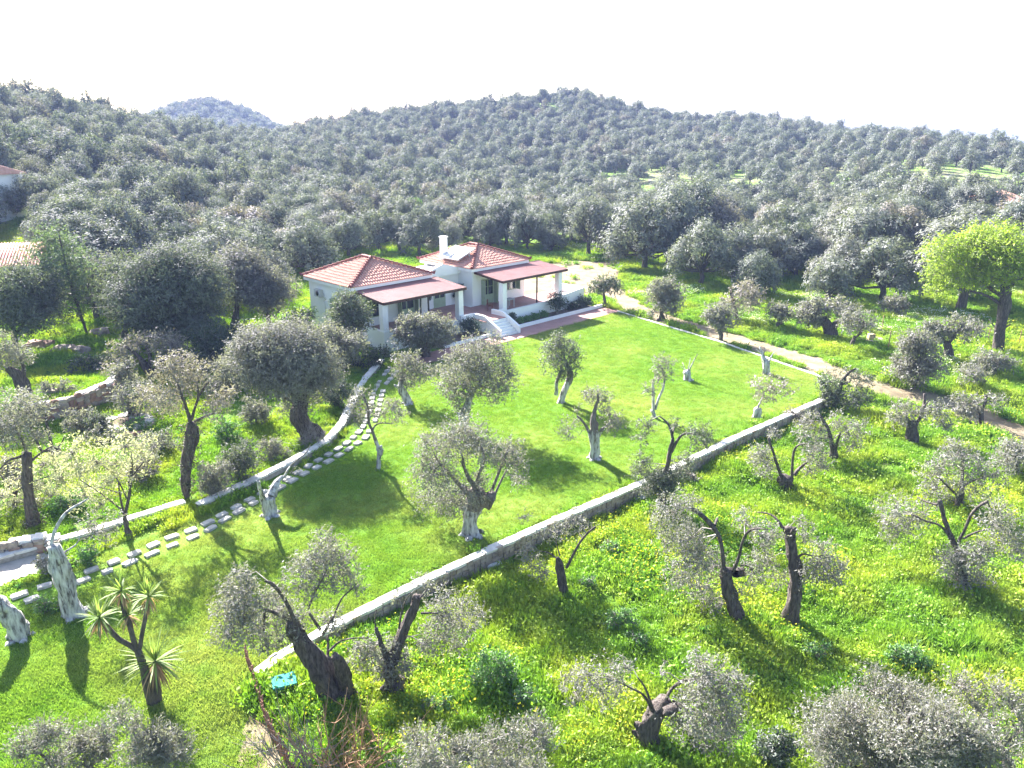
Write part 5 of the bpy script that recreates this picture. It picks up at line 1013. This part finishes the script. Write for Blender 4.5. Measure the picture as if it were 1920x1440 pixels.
for sd, w_, h, nl, st in ((11, 3.0, 5.2, 4200, 0), (12, 2.5, 4.6, 3600, 0), (13, 3.4, 5.6, 4800, 0), (14, 2.2, 5.9, 3600, 1), (15, 3.1, 4.2, 4000, 0), (16, 2.1, 3.8, 2000, 2), (17, 2.7, 5.0, 2600, 2), (18, 1.9, 6.4, 3000, 1)):
    cr, tk = wood_tree(sd, w_, h, nl, st)
    for v, f, m_, s_2, a_ in zip(tk.v, tk.f, tk.m, tk.sm, tk.a): pass
    tv = np.vstack(tk.v); cr.v += tk.v; cr.f += [f + cr.n for f in tk.f]; cr.m += [m_ + 1 for m_ in tk.m]; cr.sm += tk.sm; cr.a += tk.a; cr.n += len(tv)
    MER.append(cr.mesh('olive_tree', [M['forest'], M['bark2']], 'v'))
BND = np.array([(-500, 600), (-100, 585), (0, 560), (60, 520), (120, 590), (215, 610), (425, 600), (470, 585), (555, 560), (600, 500), (760, 490), (960, 490), (1000, 485), (1060, 490), (1100, 500), (1180, 520), (1210, 560), (1330, 568), (1500, 575), (1640, 585), (1720, 590), (1800, 600), (1930, 610), (2500, 640)], float)
P_ = []
sp_ = 4.7
for iy in range(int(700 / sp_)):
    for ix in range(-110, 111):
        xx = (ix + (iy % 2) * .5) * sp_; yy = 50 + iy * sp_ * .87
        P_.append((xx, yy))
P_ = np.array(P_) + rng.normal(size=(len(P_), 2)) * .95
x, y = P_.T; D = np.hypot(x, y); z = terr(x, y); qx, qy, qk = topx(x, y, z); az = np.arctan2(x, y)
rd = np.interp(az, CAZ, COLS[:, 2])
ok = (qy < np.interp(qx, BND[:, 0], BND[:, 1])) & (qx > -330) & (qx < 2250) & ((D < rd + 55) | ((np.abs(az + .365) < .17) & (D > 520) & (D < 700))) & (D < 705)
ok &= (tdist(x, y, TRX) > 3)
ok &= ~inpoly(x, y, [tuple(G(*p)[:2]) for p in [(975, 540), (985, 492), (1060, 480), (1155, 484), (1190, 520), (1160, 555)]])
ok &= ~inpoly(x, y, [tuple(hw(*c)) for c in ((-11, -2), (16, -2), (16, 15.8), (-11, 15.8))])
def hole(cx, cy, rx, ry): return ((qx - cx) / rx) ** 2 + ((qy - cy) / ry) ** 2 < 1
thin = (hole(1260, 352, 160, 32) | hole(1580, 350, 70, 24) | hole(1800, 350, 170, 40)) & (rng.random(len(x)) < .66)
thin |= (vnoise(x, y, 16, 21) > .62) & (rng.random(len(x)) < .6) & (qx > 900)
thin |= hole(118, 402, 45, 9) | hole(1162, 462, 32, 14) | hole(1140, 470, 40, 12) | hole(-12, 500, 70, 52) | hole(-20, 380, 62, 34)| hole(1856, 405, 26, 14)
thin |= (hole(1560, 560, 420, 30)) & (rng.random(len(x)) < .42)
thin |= rng.random(len(x)) < np.where(D < 135, np.where(qx > 1150, .30, .17), .07)
ok &= ~thin; x, y, z, D, qx, qy = x[ok], y[ok], z[ok], D[ok], qx[ok], qy[ok]
order = np.argsort(D); s_all = rng.uniform(.68, 1.3, len(x)) * np.where(D < 120, 1.03, 1.) * np.where(D > 420, 1.5, np.where(D > 150, .93, 1.)) * np.where((qx > 1350) & (qy < 380) & (qy > 300), .8, 1)
r_all = rng.uniform(0, 6.28, len(x)); n_ind = 0; ind = np.zeros(len(x), bool)
LMK = [(-60, 130, 'above the left cottage roof'), (130, 230, 'behind the slanting pine'), (230, 330, 'behind the very broad olive'), (330, 440, 'right of the very broad olive'), (440, 540, 'left of the villa end wall'), (540, 640, 'behind the left roof corner'), (640, 740, 'behind the peak of the left red roof'), (740, 830, 'between left roof peak and chimney'), (830, 900, 'right behind the chimney roof'), (900, 1000, 'behind the right-hand red roof slope'), (1000, 1100, 'above the right pergola'), (1100, 1200, 'by the shed behind the dirt yard'), (1200, 1300, 'right of the shed'), (1300, 1400, 'beyond the first bend of the track'), (1400, 1500, 'behind the twin-trunked ball olive'), (1500, 1600, 'behind the stout ribbed olive'), (1600, 1740, 'left of the lime-green tree'), (1740, 1850, 'behind the lime-green tree'), (1850, 2000, 'by the right edge of the picture')]
RG = ['olives of the left slope', 'olives behind the villa', 'olives of the right grove']
DEEP = {}
for i in order[:236 * 2]:
    if -60 < qx[i] < 1980: DEEP.setdefault(next(k for k, l in enumerate(LMK) if l[0] <= qx[i] < l[1] or k == len(LMK) - 1), []).append(i)
def wlabel(i, kk):
    k = next(k for k, l in enumerate(LMK) if l[0] <= qx[i] < l[1] or k == len(LMK) - 1); pos = DEEP[k].index(i) if i in DEEP[k] else 99
    a = 'small ' if s_all[i] < .86 else 'large ' if s_all[i] > 1.12 else ''
    od = ['nearest', 'second nearest', 'third nearest', 'fourth nearest', 'fifth nearest', 'sixth nearest', 'seventh nearest', 'eighth nearest', 'ninth nearest', 'tenth nearest', 'eleventh nearest', 'twelfth nearest', 'thirteenth nearest', 'fourteenth nearest']
    return '%s%s olive, %s %s' % (a, KN[kk], (od[pos] + ' of those') if pos < 14 else 'farther off', LMK[k][2])
KN = ['rounded', 'compact', 'broad', 'upright', 'low', 'thin', 'tall domed', 'loose']
for i in order:
    if n_ind >= 236: break
    if -60 < qx[i] < 1980:
        ind[i] = True; n_ind += 1; g_ = 0 if qx[i] < 560 else (1 if qx[i] < 1180 else 2)
        kk = int(rng.integers(len(KINDS))); t = tag(empty('olive_tree', (x[i], y[i], z[i] - .05), r_all[i]), wlabel(i, kk), 'olive tree', RG[g_]); s = s_all[i] * (1.3 if qx[i] > 1180 and D[i] < 100 else 1.12 if D[i] < 90 else 1.); t.scale = (s, s * rng.uniform(.9, 1.1), s * rng.uniform(.9, 1.12))
        cr, tk, h = KINDS[kk]; put('crown', cr, t); put('trunk', tk, t)
r_ = ~ind
scatter('olive_wood', np.stack([x, y, z - .05], 1)[r_], r_all[r_], s_all[r_], protos('wood_olive', MER), 'dense grey-green olive wood covering the hills', 'wood', tilt=rng.normal(size=(r_.sum(), 2)) * .05)
print('wood trees', len(x), 'single', n_ind, 'leaves', NLEAF)
# odd trees of the hills
def hilltree(px_, py_, s, label, m_='shrub', k=0, cat='tree', name='leafy_tree', sz=1.):
    p = G(px_, py_); t = tag(empty(name, p), label, cat); cr, tk = wood_tree(90 + k, 2.8, 5.2, 6000); t.scale = (s, s, s * sz)
    put('crown', cr.mesh('crown', M[m_], 'v'), t); put('trunk', tk.mesh('trunk', M['bark2'], None), t)
hilltree(1682, 288, 1.7, 'tall dark tree standing above the skyline at the right', 'olive_dark', 1, sz=1.15)
hilltree(287, 330, 1.25, 'rounded reddish-brown tree on the left slope', 'olive_dry', 2)
hilltree(840, 335, .9, 'dark green bushy tree in the middle of the wood', 'shrub', 3)
hilltree(475, 480, 1.2, 'pinkish-brown half-bare tree behind the villa left roof', 'olive_dry', 4)
hilltree(545, 500, .9, 'small pinkish half-bare tree just left of the left roof', 'olive_dry', 5)
hilltree(780, 425, .9, 'yellow-green bush among the olives above the villa', 'mallow', 6)
hilltree(1820, 400, 1.15, 'large dark yellow-green tree near the orange-red roof', 'olive_dark', 7)

# ---------------------------------------------------------------- haze
bx = MB().box(-1450, 1450, -50, 1650, -60, 62); hz = put('haze', bx.mesh('haze', []))
hm_ = bpy.data.materials.new('haze'); hm_.use_nodes = True; nt = hm_.node_tree; nt.nodes.remove(nt.nodes['Principled BSDF'])
vol = nt.nodes.new('ShaderNodeVolumePrincipled'); vol.inputs['Color'].default_value = (.42, .52, 1, 1); vol.inputs['Density'].default_value = .00028; vol.inputs['Anisotropy'].default_value = 0
nt.links.new(vol.outputs[0], nt.nodes['Material Output'].inputs['Volume']); hz.data.materials.append(hm_); hz.display_type = 'WIRE'; hz['kind'] = 'stuff'; hz['label'] = 'thin blue haze over the hills'
